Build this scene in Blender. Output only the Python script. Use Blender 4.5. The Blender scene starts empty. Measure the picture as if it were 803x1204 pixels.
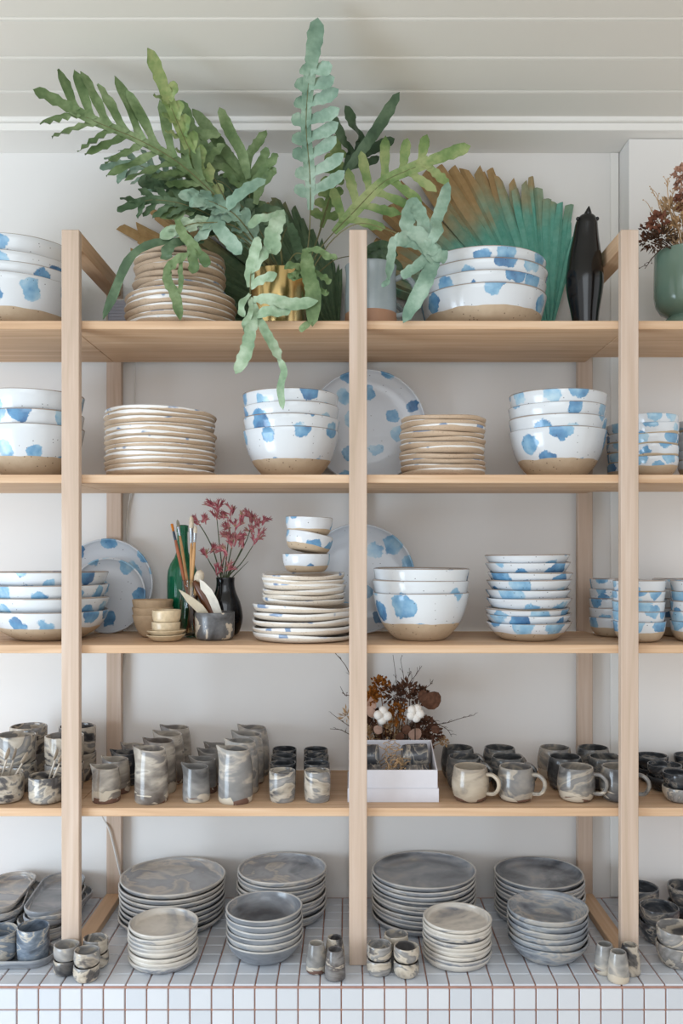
import bpy, math, random
from mathutils import Vector, Matrix

random.seed(7)
SC = bpy.context.scene
COL = SC.collection
PI = math.pi

# ------------------------------------------------------------------ camera, world, light
F, VX, HY, EYE = 1010.0, 408.0, 650.0, 1.6      # focal length in px, vanishing point, eye height
cam = bpy.data.cameras.new('camera')
camo = bpy.data.objects.new('camera', cam)
COL.objects.link(camo)
camo.location = (0, 0, EYE)
camo.rotation_euler = (PI / 2, 0, 0)
cam.sensor_fit = 'VERTICAL'
cam.sensor_height = 36.0
cam.lens = F / 1204.0 * 36.0
cam.shift_x = -(VX - 401.5) / 1204.0
cam.shift_y = (HY - 602.0) / 1204.0
SC.camera = camo

SC.view_settings.view_transform = 'Standard'
SC.view_settings.look = 'None'
SC.view_settings.gamma = 1.0
SC.view_settings.exposure = 0.16
SC.view_settings.use_curve_mapping = False

world = bpy.data.worlds.new('world')
SC.world = world
world.use_nodes = True
bg = world.node_tree.nodes['Background']
bg.inputs[0].default_value = (0.955, 0.975, 1.0, 1)
bg.inputs[1].default_value = 0.92


def area(name, loc, target, sx, sy, power, col):
    l = bpy.data.lights.new(name, 'AREA')
    l.shape = 'RECTANGLE'
    l.size, l.size_y = sx, sy
    l.energy = power
    l.color = col
    o = bpy.data.objects.new(name, l)
    COL.objects.link(o)
    o.location = loc
    d = Vector(target) - Vector(loc)
    o.rotation_euler = d.to_track_quat('-Z', 'Y').to_euler()
    return o


area('daylight_window', (-2.5, 0.5, 0.85), (0.0, 2.4, 0.6), 1.4, 1.4, 52, (0.68, 0.84, 1.0))
area('overhead_fill', (-0.2, -0.6, 2.6), (0.1, 2.2, 0.8), 1.8, 1.2, 15, (0.85, 0.93, 1.0))  # added fill light from above to brighten the counter top, no door there


# ------------------------------------------------------------------ helpers
def X(px, Y):
    return (px - VX) * Y / F


def Zp(py, Y):
    return EYE - (py - HY) * Y / F


def PT(px, py, Y):
    return Vector((X(px, Y), Y, Zp(py, Y)))


def hexc(h):
    h = h.lstrip('#')
    v = [int(h[i:i + 2], 16) / 255 for i in (0, 2, 4)]
    return tuple([c / 12.92 if c <= .04045 else ((c + .055) / 1.055) ** 2.4 for c in v] + [1.0])


def mesh_of(name, verts, faces, mat=None, smooth=True, sharp=40):
    me = bpy.data.meshes.new(name)
    me.from_pydata([tuple(v) for v in verts], [], faces)
    if smooth:
        me.polygons.foreach_set('use_smooth', [True] * len(me.polygons))
        if sharp:
            me.set_sharp_from_angle(angle=math.radians(sharp))
    if mat:
        me.materials.append(mat)
    me.update()
    return me


def obj(name, me, parent=None, loc=(0, 0, 0), rot=(0, 0, 0), scale=(1, 1, 1)):
    o = bpy.data.objects.new(name, me)
    COL.objects.link(o)
    o.location = loc
    o.rotation_euler = rot
    o.scale = scale
    if parent is not None:
        o.parent = parent
    return o


def tag(o, label, cat, group=None):
    o['label'] = label
    o['category'] = cat
    if group:
        o['group'] = group
    return o


def thing(name, label, cat, loc=(0, 0, 0), rot=(0, 0, 0), group=None):
    return tag(obj(name, None, None, loc, rot), label, cat, group)


def struct(o):
    o['kind'] = 'structure'
    return o


class B:
    """collects geometry of one mesh"""
    def __init__(s):
        s.v, s.f = [], []

    def add(s, verts, faces):
        n = len(s.v)
        s.v += [Vector(v) for v in verts]
        s.f += [tuple(i + n for i in f) for f in faces]

    def box(s, x0, x1, y0, y1, z0, z1, bev=0.0):
        b = bev
        if b <= 0:
            vs = [(x, y, z) for x in (x0, x1) for y in (y0, y1) for z in (z0, z1)]
            s.add(vs, [(0, 1, 3, 2), (4, 6, 7, 5), (0, 4, 5, 1), (2, 3, 7, 6), (0, 2, 6, 4), (1, 5, 7, 3)])
            return
        vs, idx = [], {}
        cs = {0: (x0, y0, z0), 1: (x1, y1, z1)}
        for i in (0, 1):
            for j in (0, 1):
                for k in (0, 1):
                    c = (cs[i][0], cs[j][1], cs[k][2])
                    si, sj, sk = (1 - 2 * i), (1 - 2 * j), (1 - 2 * k)
                    idx[i, j, k, 0] = len(vs); vs.append((c[0], c[1] + sj * b, c[2] + sk * b))
                    idx[i, j, k, 1] = len(vs); vs.append((c[0] + si * b, c[1], c[2] + sk * b))
                    idx[i, j, k, 2] = len(vs); vs.append((c[0] + si * b, c[1] + sj * b, c[2]))
        fs = []
        I = idx
        for i in (0, 1):
            q = [I[i, 0, 0, 0], I[i, 1, 0, 0], I[i, 1, 1, 0], I[i, 0, 1, 0]]
            fs.append(q if i else q[::-1])
            q = [I[0, i, 0, 1], I[1, i, 0, 1], I[1, i, 1, 1], I[0, i, 1, 1]]
            fs.append(q[::-1] if i else q)
            q = [I[0, 0, i, 2], I[1, 0, i, 2], I[1, 1, i, 2], I[0, 1, i, 2]]
            fs.append(q if i else q[::-1])
        for a in (0, 1):
            for c in (0, 1):
                q = [I[0, a, c, 1], I[1, a, c, 1], I[1, a, c, 2], I[0, a, c, 2]]
                fs.append(q if (a == c) else q[::-1])
                q = [I[a, 0, c, 2], I[a, 1, c, 2], I[a, 1, c, 0], I[a, 0, c, 0]]
                fs.append(q if (a == c) else q[::-1])
                q = [I[a, c, 0, 0], I[a, c, 1, 0], I[a, c, 1, 1], I[a, c, 0, 1]]
                fs.append(q if (a == c) else q[::-1])
        for i in (0, 1):
            for j in (0, 1):
                for k in (0, 1):
                    q = [I[i, j, k, 0], I[i, j, k, 1], I[i, j, k, 2]]
                    fs.append(q if (i + j + k) % 2 else q[::-1])
        s.add(vs, fs)

    def tube(s, pts, rad, seg=6, cap=True):
        pts = [Vector(p) for p in pts]
        n = len(pts)
        if not isinstance(rad, (list, tuple)):
            rad = [rad] * n
        elif len(rad) == 2 and n != 2:
            rad = [rad[0] + (rad[1] - rad[0]) * i / (n - 1) for i in range(n)]
        vs, fs = [], []
        up = None
        for i, p in enumerate(pts):
            t = (pts[min(i + 1, n - 1)] - pts[max(i - 1, 0)])
            if t.length < 1e-9:
                t = Vector((0, 0, 1))
            t.normalize()
            if up is None:
                up = Vector((0, 1, 0)) if abs(t.y) < .9 else Vector((1, 0, 0))
            a = t.cross(up)
            if a.length < 1e-6:
                a = t.orthogonal()
            a.normalize()
            b = t.cross(a)
            up = -b if (-b).dot(up) > 0 else b
            for k in range(seg):
                w = 2 * PI * k / seg
                vs.append(p + (a * math.cos(w) + b * math.sin(w)) * rad[i])
        for i in range(n - 1):
            for k in range(seg):
                k2 = (k + 1) % seg
                fs.append((i * seg + k, i * seg + k2, (i + 1) * seg + k2, (i + 1) * seg + k))
        if cap:
            fs.append(tuple(range(seg))[::-1])
            fs.append(tuple((n - 1) * seg + k for k in range(seg)))
        s.add(vs, fs)

    def lathe(s, prof, seg=32, fn=None, off=(0, 0, 0)):
        vs, fs, rings = [], [], []
        for (r, z) in prof:
            if r < 1e-6:
                rings.append([len(vs)])
                p = (0, 0, z)
                vs.append(fn(0, 0, z, 0, 0) if fn else p)
            else:
                ring = []
                for k in range(seg):
                    a = 2 * PI * k / seg
                    x, y = r * math.cos(a), r * math.sin(a)
                    ring.append(len(vs))
                    vs.append(fn(x, y, z, a, r) if fn else (x, y, z))
                rings.append(ring)
        for A, C in zip(rings, rings[1:]):
            for k in range(seg):
                k2 = (k + 1) % seg
                if len(A) == 1 and len(C) == 1:
                    continue
                if len(A) == 1:
                    fs.append((A[0], C[k2], C[k]))
                elif len(C) == 1:
                    fs.append((A[k], A[k2], C[0]))
                else:
                    fs.append((A[k], A[k2], C[k2], C[k]))
        o = Vector(off)
        s.add([Vector(v) + o for v in vs], fs)

    def sphere(s, c, r, seg=10, rings=6, sc=(1, 1, 1)):
        prof = [(r * math.sin(PI * i / rings), -r * math.cos(PI * i / rings)) for i in range(rings + 1)]
        prof[0] = (0, -r); prof[-1] = (0, r)
        s.lathe(prof, seg, fn=lambda x, y, z, a, rr: (x * sc[0], y * sc[1], z * sc[2]), off=c)

    def mesh(s, name, mat, smooth=True, sharp=40):
        return mesh_of(name, s.v, s.f, mat, smooth, sharp)


def catmull(P, n):
    P = [Vector(p) for p in P]
    if len(P) == 2:
        return [P[0].lerp(P[1], i / (n - 1)) for i in range(n)]
    Q = [P[0] * 2 - P[1]] + P + [P[-1] * 2 - P[-2]]
    out = []
    m = len(P) - 1
    for i in range(n):
        u = i / (n - 1) * m
        k = min(int(u), m - 1)
        t = u - k
        a, b, c, d = Q[k:k + 4]
        out.append(.5 * ((2 * b) + (c - a) * t + (2 * a - 5 * b + 4 * c - d) * t * t + (3 * b - a - 3 * c + d) * t ** 3))
    return out


def shell_profile(outer, t, tb=None, n=10):
    """outer wall (r,z) from foot to lip -> closed wall profile with inside"""
    tb = tb or t
    o = [(v.x, max(v.y, 0.0)) for v in catmull([Vector((r, z, 0)) for r, z in outer], n)]
    prof = [(0, 0.0015), (o[0][0] * .86, 0.0015), (o[0][0] * .9, 0)] + o
    R, h = o[-1]
    prof.append((R - t * .12, h + t * .3))
    prof.append((R - t * .5, h + t * .45))
    prof.append((R - t * .88, h + t * .3))
    for r, z in reversed(o):
        zz = max(z, tb)
        prof.append((max(r - t, 0.002), zz if z > tb else tb))
    # remove duplicates at floor
    out = []
    for p in prof:
        if not out or abs(out[-1][0] - p[0]) + abs(out[-1][1] - p[1]) > 1e-5:
            out.append(p)
    out.append((0, tb))
    return out


def organic(seed, ar, az, R):
    rnd = random.Random(seed)
    ph = [rnd.uniform(0, 2 * PI) for _ in range(8)]
    am = [rnd.uniform(.4, 1) for _ in range(8)]

    def fn(x, y, z, a, r):
        k = (r / R) ** 2
        wr = sum(am[i] * math.sin((i + 1) * a + ph[i]) / (i + 1) for i in range(4))
        wz = sum(am[4 + i] * math.sin((i + 1) * a + ph[4 + i]) / (i + 1) for i in range(4))
        f = 1 + ar * k * wr
        return (x * f, y * f, z + az * k * wz * min(1.0, max(0.0, (z - .001) / .011)))
    return fn


# ------------------------------------------------------------------ material helpers
def newmat(name):
    m = bpy.data.materials.new(name)
    m.use_nodes = True
    nt = m.node_tree
    nt.nodes.clear()
    out = nt.nodes.new('ShaderNodeOutputMaterial')
    bs = nt.nodes.new('ShaderNodeBsdfPrincipled')
    nt.links.new(bs.outputs[0], out.inputs[0])
    return m, nt, bs


def N(nt, typ, ins=None, **props):
    n = nt.nodes.new(typ)
    for k, v in props.items():
        setattr(n, k, v)
    for k, v in (ins or {}).items():
        if isinstance(v, bpy.types.NodeSocket):
            nt.links.new(v, n.inputs[k])
        else:
            n.inputs[k].default_value = v
    return n


def MA(nt, op, a, b=0.0, c=0.0, clamp=False):
    return N(nt, 'ShaderNodeMath', {0: a, 1: b, 2: c}, operation=op, use_clamp=clamp).outputs[0]


def RAMP(nt, fac, stops, interp='LINEAR'):
    n = N(nt, 'ShaderNodeValToRGB', {0: fac})
    cr = n.color_ramp
    cr.interpolation = interp
    while len(cr.elements) < len(stops):
        cr.elements.new(.5)
    for e, (p, c) in zip(cr.elements, stops):
        e.position = p
        e.color = hexc(c) if isinstance(c, str) else c
    return n.outputs[0]


def MIX(nt, fac, a, b, blend='MIX'):
    n = N(nt, 'ShaderNodeMix', data_type='RGBA', blend_type=blend)
    for i, v in ((0, fac), (6, a), (7, b)):
        if isinstance(v, bpy.types.NodeSocket):
            nt.links.new(v, n.inputs[i])
        else:
            n.inputs[i].default_value = hexc(v) if isinstance(v, str) else v
    return n.outputs[2]


def STEP(nt, v, lo, hi):
    return N(nt, 'ShaderNodeMapRange', {0: v, 1: lo, 2: hi, 3: 0.0, 4: 1.0}, interpolation_type='SMOOTHSTEP').outputs[0]


def NOISE(nt, vec, scale, detail=2.0, rough=.5, dist=0.0, out=0):
    return N(nt, 'ShaderNodeTexNoise', {'Vector': vec, 'Scale': scale, 'Detail': detail, 'Roughness': rough, 'Distortion': dist}).outputs[out]


def objvec(nt):
    tc = N(nt, 'ShaderNodeTexCoord')
    return tc.outputs['Object']


def rnd_off(nt, vec, k=31.0):
    r = N(nt, 'ShaderNodeObjectInfo').outputs['Random']
    o = N(nt, 'ShaderNodeCombineXYZ', {0: MA(nt, 'MULTIPLY', r, k), 1: MA(nt, 'MULTIPLY', r, k * 1.7), 2: MA(nt, 'MULTIPLY', r, k * .6)}).outputs[0]
    return N(nt, 'ShaderNodeVectorMath', {0: vec, 1: o}, operation='ADD').outputs[0], r


def BUMP(nt, bs, h, strength=.2, dist=.002):
    b = N(nt, 'ShaderNodeBump', {'Strength': strength, 'Distance': dist, 'Height': h})
    nt.links.new(b.outputs[0], bs.inputs['Normal'])


def setb(nt, bs, col=None, rough=.5, spec=.5, **kw):
    if col is not None:
        if isinstance(col, bpy.types.NodeSocket):
            nt.links.new(col, bs.inputs['Base Color'])
        else:
            bs.inputs['Base Color'].default_value = hexc(col) if isinstance(col, str) else col
    if isinstance(rough, bpy.types.NodeSocket):
        nt.links.new(rough, bs.inputs['Roughness'])
    else:
        bs.inputs['Roughness'].default_value = rough
    bs.inputs['Specular IOR Level'].default_value = spec
    for k, v in kw.items():
        bs.inputs[k.replace('_', ' ')].default_value = v


def plain(name, col, rough=.5, spec=.5, var=.08, scale=40, bump=0.0, **kw):
    m, nt, bs = newmat(name)
    v, r = rnd_off(nt, objvec(nt))
    n = NOISE(nt, v, scale, 3)
    c = hexc(col)
    lo = tuple([x * (1 - var) for x in c[:3]] + [1])
    hi = tuple([min(1, x * (1 + var)) for x in c[:3]] + [1])
    setb(nt, bs, RAMP(nt, n, [(.3, lo), (.7, hi)]), rough, spec, **kw)
    if bump:
        BUMP(nt, bs, n, bump)
    return m


def wood_mat(name, axis, lo='#ba9777', mid='#ceac8b', hi='#dcc0a3'):
    m, nt, bs = newmat(name)
    v, r = rnd_off(nt, objvec(nt), 9)
    sc = [26, 26, 26]
    sc[axis] = 1.3
    v2 = N(nt, 'ShaderNodeVectorMath', {0: v, 1: tuple(sc)}, operation='MULTIPLY').outputs[0]
    a = NOISE(nt, v2, 1.0, 4, .55, 1.2)
    sc[axis] = 3.0
    v3 = N(nt, 'ShaderNodeVectorMath', {0: v, 1: tuple([s * 6 if i != axis else 5 for i, s in enumerate(sc)])}, operation='MULTIPLY').outputs[0]
    b = NOISE(nt, v3, 1.0, 2)
    f = MA(nt, 'ADD', MA(nt, 'MULTIPLY', a, .75), MA(nt, 'MULTIPLY', b, .25))
    col = RAMP(nt, f, [(.3, lo), (.5, mid), (.7, hi)])
    setb(nt, bs, col, .55, .3)
    BUMP(nt, bs, b, .08, .001)
    return m


WOOD_X = wood_mat('ash_wood_along', 0)
WOOD_Y = wood_mat('ash_wood_deep', 1)
WOOD_Z = wood_mat('ash_wood_upright', 2, '#b5a08c', '#c4ae9c', '#d1bfb0')


def blue_mat(name, mode='wall', scale=9.0, thr=.36, clay=0.03, lip=None, R=.12, white='#d9dde0', dots=True, skip=.25):
    m, nt, bs = newmat(name)
    ov = objvec(nt)
    rr = N(nt, 'ShaderNodeObjectInfo').outputs['Random']
    s = N(nt, 'ShaderNodeSeparateXYZ', {0: ov})
    x, y, z = s.outputs
    if mode == 'wall':
        ang = MA(nt, 'ARCTAN2', x, MA(nt, 'MULTIPLY', y, -1.0))
        u = MA(nt, 'MULTIPLY', ang, R)
        vec = N(nt, 'ShaderNodeCombineXYZ', {0: MA(nt, 'ADD', u, MA(nt, 'MULTIPLY', rr, 11.0)), 1: z, 2: MA(nt, 'MULTIPLY', rr, 37.0)}).outputs[0]
    else:
        vec = N(nt, 'ShaderNodeCombineXYZ', {0: x, 1: y, 2: MA(nt, 'MULTIPLY', rr, 37.0)}).outputs[0]
    nz = N(nt, 'ShaderNodeTexNoise', {'Vector': vec, 'Scale': 30.0, 'Detail': 4.0, 'Roughness': .6})
    d = N(nt, 'ShaderNodeVectorMath', {0: nz.outputs['Color'], 1: (.5, .5, .5)}, operation='SUBTRACT').outputs[0]
    d = N(nt, 'ShaderNodeVectorMath', {0: d, 1: (.040, .040, 0)}, operation='MULTIPLY').outputs[0]
    v2 = N(nt, 'ShaderNodeVectorMath', {0: vec, 1: d}, operation='ADD').outputs[0]
    vo = N(nt, 'ShaderNodeTexVoronoi', {'Vector': v2, 'Scale': scale, 'Randomness': .75}, voronoi_dimensions='2D')
    # 2D cells on a per-object slice: shift the plane with the object's random number
    sh = N(nt, 'ShaderNodeCombineXYZ', {0: MA(nt, 'MULTIPLY', rr, 41.0), 1: MA(nt, 'MULTIPLY', rr, 73.0)}).outputs[0]
    v4 = N(nt, 'ShaderNodeVectorMath', {0: v2, 1: sh}, operation='ADD').outputs[0]
    nt.links.new(v4, vo.inputs['Vector'])
    cs = N(nt, 'ShaderNodeSeparateColor', {0: vo.outputs['Color']})
    size = MA(nt, 'MULTIPLY', MA(nt, 'ADD', MA(nt, 'MULTIPLY', cs.outputs[1], .45), .70), thr)
    keep = MA(nt, 'GREATER_THAN', cs.outputs[0], skip)
    inside = STEP(nt, MA(nt, 'SUBTRACT', size, vo.outputs['Distance']), 0.0, .045)
    mask = MA(nt, 'MULTIPLY', inside, keep)
    n2 = NOISE(nt, vec, 26, 3)
    tone = MA(nt, 'ADD', MA(nt, 'MULTIPLY', n2, .8), MA(nt, 'MULTIPLY', cs.outputs[2], .35))
    blue = RAMP(nt, tone, [(.30, '#2f6391'), (.48, '#558fb8'), (.66, '#85b2ce'), (.85, '#b6d0dc')])
    glaze = MIX(nt, MA(nt, 'MULTIPLY', NOISE(nt, vec, 12, 3), .5), white, '#c9ced4')
    col = MIX(nt, MA(nt, 'MULTIPLY', mask, .93), glaze, blue)
    # iron specks
    sp = N(nt, 'ShaderNodeTexVoronoi', {'Vector': ov, 'Scale': 120.0})
    spc = N(nt, 'ShaderNodeSeparateColor', {0: sp.outputs['Color']})
    dot = MA(nt, 'MULTIPLY', MA(nt, 'LESS_THAN', sp.outputs['Distance'], .17), MA(nt, 'GREATER_THAN', spc.outputs[0], .9))
    if dots:
        col = MIX(nt, MA(nt, 'MULTIPLY', dot, .7), col, '#3c3a42')
    rough = .16
    if clay > 0:
        zn = MA(nt, 'ADD', z, MA(nt, 'MULTIPLY', MA(nt, 'SUBTRACT', NOISE(nt, vec, 18, 1), .5), .008))
        raw = MA(nt, 'LESS_THAN', zn, clay)
        cl = MIX(nt, NOISE(nt, ov, 60, 4), '#b09a80', '#c4b096')
        dd = MA(nt, 'MULTIPLY', MA(nt, 'LESS_THAN', sp.outputs['Distance'], .22), MA(nt, 'GREATER_THAN', spc.outputs[0], .8))
        cl = MIX(nt, MA(nt, 'MULTIPLY', dd, .7), cl, '#54422f')
        col = MIX(nt, raw, col, cl)
        rough = MA(nt, 'ADD', MA(nt, 'MULTIPLY', raw, .55), .14)
    if lip:
        lp = STEP(nt, z, lip - .0012, lip + .0006)
        col = MIX(nt, MA(nt, 'MULTIPLY', lp, .75), col, '#8d7763')
    setb(nt, bs, col, rough, .5)
    BUMP(nt, bs, NOISE(nt, ov, 45, 2), .12, .003)
    return m


def tan_plate_mat(name, body='#b59c82', body2='#c9b39b', lip=.016, white='#e2e0dc', edge=.004, blue=.62):
    m, nt, bs = newmat(name)
    ov = objvec(nt)
    v, r = rnd_off(nt, ov)
    s = N(nt, 'ShaderNodeSeparateXYZ', {0: ov})
    z = s.outputs[2]
    n = NOISE(nt, v, 22, 3)
    c = MIX(nt, n, body, body2)
    c = MIX(nt, MA(nt, 'MULTIPLY', STEP(nt, NOISE(nt, v, 260, 1), .62, .7), .35), c, '#8a735c')
    zn = MA(nt, 'ADD', z, MA(nt, 'MULTIPLY', MA(nt, 'SUBTRACT', NOISE(nt, v, 16, 2), .5), .010))
    gl = STEP(nt, zn, lip - edge, lip - edge + .0012)
    bl = STEP(nt, NOISE(nt, v, 20, 2), blue, blue + .06)
    wc = MIX(nt, MA(nt, 'MULTIPLY', bl, .85), white, '#5f7fa6')
    col = MIX(nt, gl, c, wc)
    setb(nt, bs, col, MA(nt, 'SUBTRACT', .62, MA(nt, 'MULTIPLY', gl, .4)), .45)
    BUMP(nt, bs, n, .15, .003)
    return m


def marble_mat(name, stops, stretch=(6, 6, 15), dist=1.6, rough=.2, foot=None, footcol='#6d5248', shift=.25, lip=None, patch=None):
    m, nt, bs = newmat(name)
    ov = objvec(nt)
    v, r = rnd_off(nt, ov, 17)
    v2 = N(nt, 'ShaderNodeVectorMath', {0: v, 1: stretch}, operation='MULTIPLY').outputs[0]
    a = NOISE(nt, v2, 1.0, 3, .5, dist)
    b = NOISE(nt, v2, 3.0, 2, .5, 2.0)
    f = MA(nt, 'ADD', MA(nt, 'MULTIPLY', a, .85), MA(nt, 'MULTIPLY', b, .15))
    f = MA(nt, 'ADD', f, MA(nt, 'MULTIPLY', MA(nt, 'SUBTRACT', r, .5), shift))
    col = RAMP(nt, f, stops)
    ro = rough
    if foot:
        z = N(nt, 'ShaderNodeSeparateXYZ', {0: ov}).outputs[2]
        zn = MA(nt, 'ADD', z, MA(nt, 'MULTIPLY', MA(nt, 'SUBTRACT', NOISE(nt, v, 14, 2), .5), foot * 2.4))
        mk = MA(nt, 'MULTIPLY', MA(nt, 'LESS_THAN', zn, foot), MA(nt, 'GREATER_THAN', NOISE(nt, v2, .7, 1), .40))
        col = MIX(nt, mk, col, footcol)
    if lip or patch:
        z = N(nt, 'ShaderNodeSeparateXYZ', {0: ov}).outputs[2]
    if patch:
        zn = MA(nt, 'ADD', z, MA(nt, 'MULTIPLY', MA(nt, 'SUBTRACT', NOISE(nt, v, 22, 3), .5), patch * 1.6))
        mk = MA(nt, 'MULTIPLY', STEP(nt, zn, patch, patch - .002), STEP(nt, NOISE(nt, v2, 2.2, 2, .5, 1.5), .47, .5))
        col = MIX(nt, mk, col, '#bfb4a3')
    if lip:
        col = MIX(nt, MA(nt, 'MULTIPLY', STEP(nt, z, lip - .0014, lip + .0004), .6), col, '#cbc5bc')  # rim highlight painted into the colour as a paler band at the lip
    setb(nt, bs, col, ro, .5)
    return m


GREY_STOPS = [(.22, '#54575c'), (.36, '#80848a'), (.46, '#9a9c9f'), (.52, '#aaa6a1'), (.57, '#c6beb4'), (.61, '#989a9e'), (.70, '#a9acb1'), (.84, '#70747b')]
SLATE_STOPS = [(.25, '#585a5f'), (.42, '#7a7e84'), (.52, '#8d9196'), (.57, '#a5a29e'), (.62, '#84888e'), (.78, '#999da3')]
CREAM_STOPS = [(.22, '#63666d'), (.34, '#94969a'), (.44, '#bdb7ae'), (.54, '#d3ccc1'), (.64, '#bcb6ae'), (.72, '#7c8088'), (.80, '#c9c1b5')]
BROWN_STOPS = [(.24, '#453d39'), (.36, '#6f6761'), (.45, '#8d867e'), (.52, '#a39b90'), (.57, '#b9b0a3'), (.62, '#827d79'), (.72, '#716e6d'), (.84, '#5a4c45')]
DARK_STOPS = [(.3, '#1f2124'), (.45, '#34373b'), (.53, '#4d5054'), (.57, '#827d76'), (.61, '#3f4246'), (.75, '#2b2d31')]
SWIRL_STOPS = [(.28, '#353436'), (.38, '#5c5958'), (.42, '#a3998b'), (.49, '#bfb5a6'), (.52, '#7d7b79'), (.60, '#979593'), (.64, '#b5ab9c'), (.72, '#5a5655')]

M_GREYPLATE = marble_mat('grey_marbled_plate', GREY_STOPS, (5, 5, 16), 1.6, .2, shift=.5, lip=.021)
M_SLATE = marble_mat('slate_marbled_bowl', SLATE_STOPS, (4.5, 4.5, 14), 1.2, .18, shift=.15, lip=.046)
M_CREAM = marble_mat('cream_marbled_plate', CREAM_STOPS, (5, 5, 18), 1.6, .22, shift=.4, lip=.017)
M_JUG = marble_mat('brown_marbled_jug', BROWN_STOPS, (5, 5, 10), 1.8, .16, foot=.014, patch=.030)
M_JUGG = marble_mat('grey_marbled_jug', [(.26, '#4c4a49'), (.40, '#7d7b79'), (.50, '#999691'), (.55, '#b4ab9f'), (.60, '#878583'), (.75, '#6e6e6e')], (5, 5, 9), 1.6, .16, foot=.011, shift=.15, patch=.018)
M_SWIRL = marble_mat('swirl_marbled_cup', SWIRL_STOPS, (5.5, 5.5, 9), 2.6, .17, shift=.2)
M_DARK = marble_mat('dark_marbled_cup', DARK_STOPS, (10, 10, 22), 1.8, .16, shift=.12)
M_MUG = marble_mat('mug_marbled', [(.26, '#403d3b'), (.38, '#5e5c5b'), (.47, '#827e79'), (.53, '#a59b8d'), (.58, '#716f6e'), (.7, '#8a847d'), (.8, '#4c4947')], (6, 6, 10), 1.8, .14, foot=.010, shift=.2, patch=.03)

WHITEBOX = plain('lilac_white_card', '#d2d0d5', .6, .3, .02)
M_BLACK = plain('black_gloss', '#0c0c0d', .16, .5, .1)
M_BLACKV = plain('black_vase_glaze', '#0e0f12', .12, .5, .1)
M_SAGE = plain('sage_glaze', '#6b8273', .15, .5, .08, 10)
M_PALE = plain('pale_blue_glaze', '#98a4a8', .2, .5, .05, 30)
M_TANB = plain('tan_clay', '#b09678', .6, .3, .08, 60, .1)
M_CREAMB = plain('cream_glaze', '#cdb897', .3, .5, .12, 90, .05)
M_STEM = plain('frond_stalk', '#6d6a45', .5, .3, .15)
M_TWIG = plain('dry_twig', '#4b3a2e', .7, .2, .2)
M_STRAW = plain('dry_straw', '#b39470', .7, .2, .2)
M_RUST = plain('dry_rust', '#8b5523', .8, .1, .3, 120)
M_BROWN = plain('dry_brown', '#5b3f31', .8, .1, .3, 120)
M_PINKISH = plain('dry_pink_leaf', '#a88877', .8, .1, .15, 60)
M_COTTON = plain('cotton', '#e2dcd4', .95, .05, .04, 80, .3)
M_CORD = plain('white_cord', '#d5d2cd', .5, .3, .03)


# ------------------------------------------------------------------ structure
Y_WALL, Y_PROUD = 2.50, 2.41
Z_C = .60
X_PROUD = .791
CEIL = EYE + 1.195
SOFF = EYE + 1.163


def paint(name, col, bump=.05):
    m, nt, bs = newmat(name)
    ov = objvec(nt)
    n = NOISE(nt, ov, 3, 4)
    setb(nt, bs, MIX(nt, n, col[0], col[1]), .7, .25)
    BUMP(nt, bs, NOISE(nt, ov, 160, 2), bump, .002)
    return m


M_WALL = paint('wall_paint', ('#e3e1de', '#ebe9e6'))
M_CEIL = paint('ceiling_paint', ('#d9d6cf', '#e0ddd6'))
M_TRIM = paint('trim_paint', ('#ebe9e4', '#f0eeea'), .02)

b = B(); b.box(-2.2, X_PROUD + .05, Y_WALL, Y_WALL + .1, Z_C - .1, SOFF)
struct(obj('wall_back', b.mesh('wall_back', M_WALL, False)))
b = B(); b.box(X_PROUD, 2.2, Y_PROUD, Y_WALL + .1, Z_C - .0038, SOFF - .002)
struct(obj('wall_right', b.mesh('wall_right', M_WALL, False)))
b = B(); b.box(.765, X_PROUD - .002, Y_WALL - .008, Y_WALL, Z_C + .001, SOFF - .001, .002)
struct(obj('trim_1', b.mesh('trim_1', M_TRIM, False)))
# ceiling: one panel with tongue-and-groove boards, each with a small bead at its edge
cl = B(); cl.box(-2.4, 2.4, .6, Y_WALL + .1, CEIL + .018, CEIL + .05)
ceil = struct(obj('ceiling', cl.mesh('ceiling', M_CEIL, False)))
pitch = .1515
y1 = 2.3825
k = 0
while y1 > .7:
    y0 = y1 - pitch
    bb = B()
    # profile across the board (y,z), extruded along x: bead, quirk, flat
    prof = [(y0 + .0015, CEIL + .02), (y0 + .0015, CEIL + .003), (y0 + .003, CEIL), (y1 - .013, CEIL), (y1 - .0105, CEIL + .004),
            (y1 - .009, CEIL + .001), (y1 - .005, CEIL - .0012), (y1 - .0015, CEIL + .002), (y1 - .0015, CEIL + .02)]
    vs = [(x, y, z) for x in (-2.3, 2.3) for y, z in prof]
    n = len(prof)
    bb.add(vs, [(i, (i + 1) % n, n + (i + 1) % n, n + i) for i in range(n)])
    obj('ceiling_board', bb.mesh('ceiling_board', M_CEIL, True, 25), ceil)
    y1 = y0
    k += 1
# cornice: flat soffit behind a stepped moulding
b = B(); b.box(-2.3, 2.3, 2.372, Y_WALL + .1, SOFF, CEIL + .018)
struct(obj('trim_2', b.mesh('trim_2', M_TRIM, False)))
b = B(); b.box(-2.3, 2.3, 2.362, 2.372, SOFF - .0005, SOFF + .02, .002)
b.box(-2.3, 2.3, 2.350, 2.372, SOFF + .0205, CEIL + .002, .003)
struct(obj('trim_3', b.mesh('trim_3', M_TRIM, False)))
M_FLOOR = plain('timber_floor', '#ded1bd', .5, .4, .12, 6)
b = B(); b.box(-4, 4, -4, 2.6, -.05, 0)
struct(obj('floor', b.mesh('floor', M_FLOOR, False)))

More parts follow.
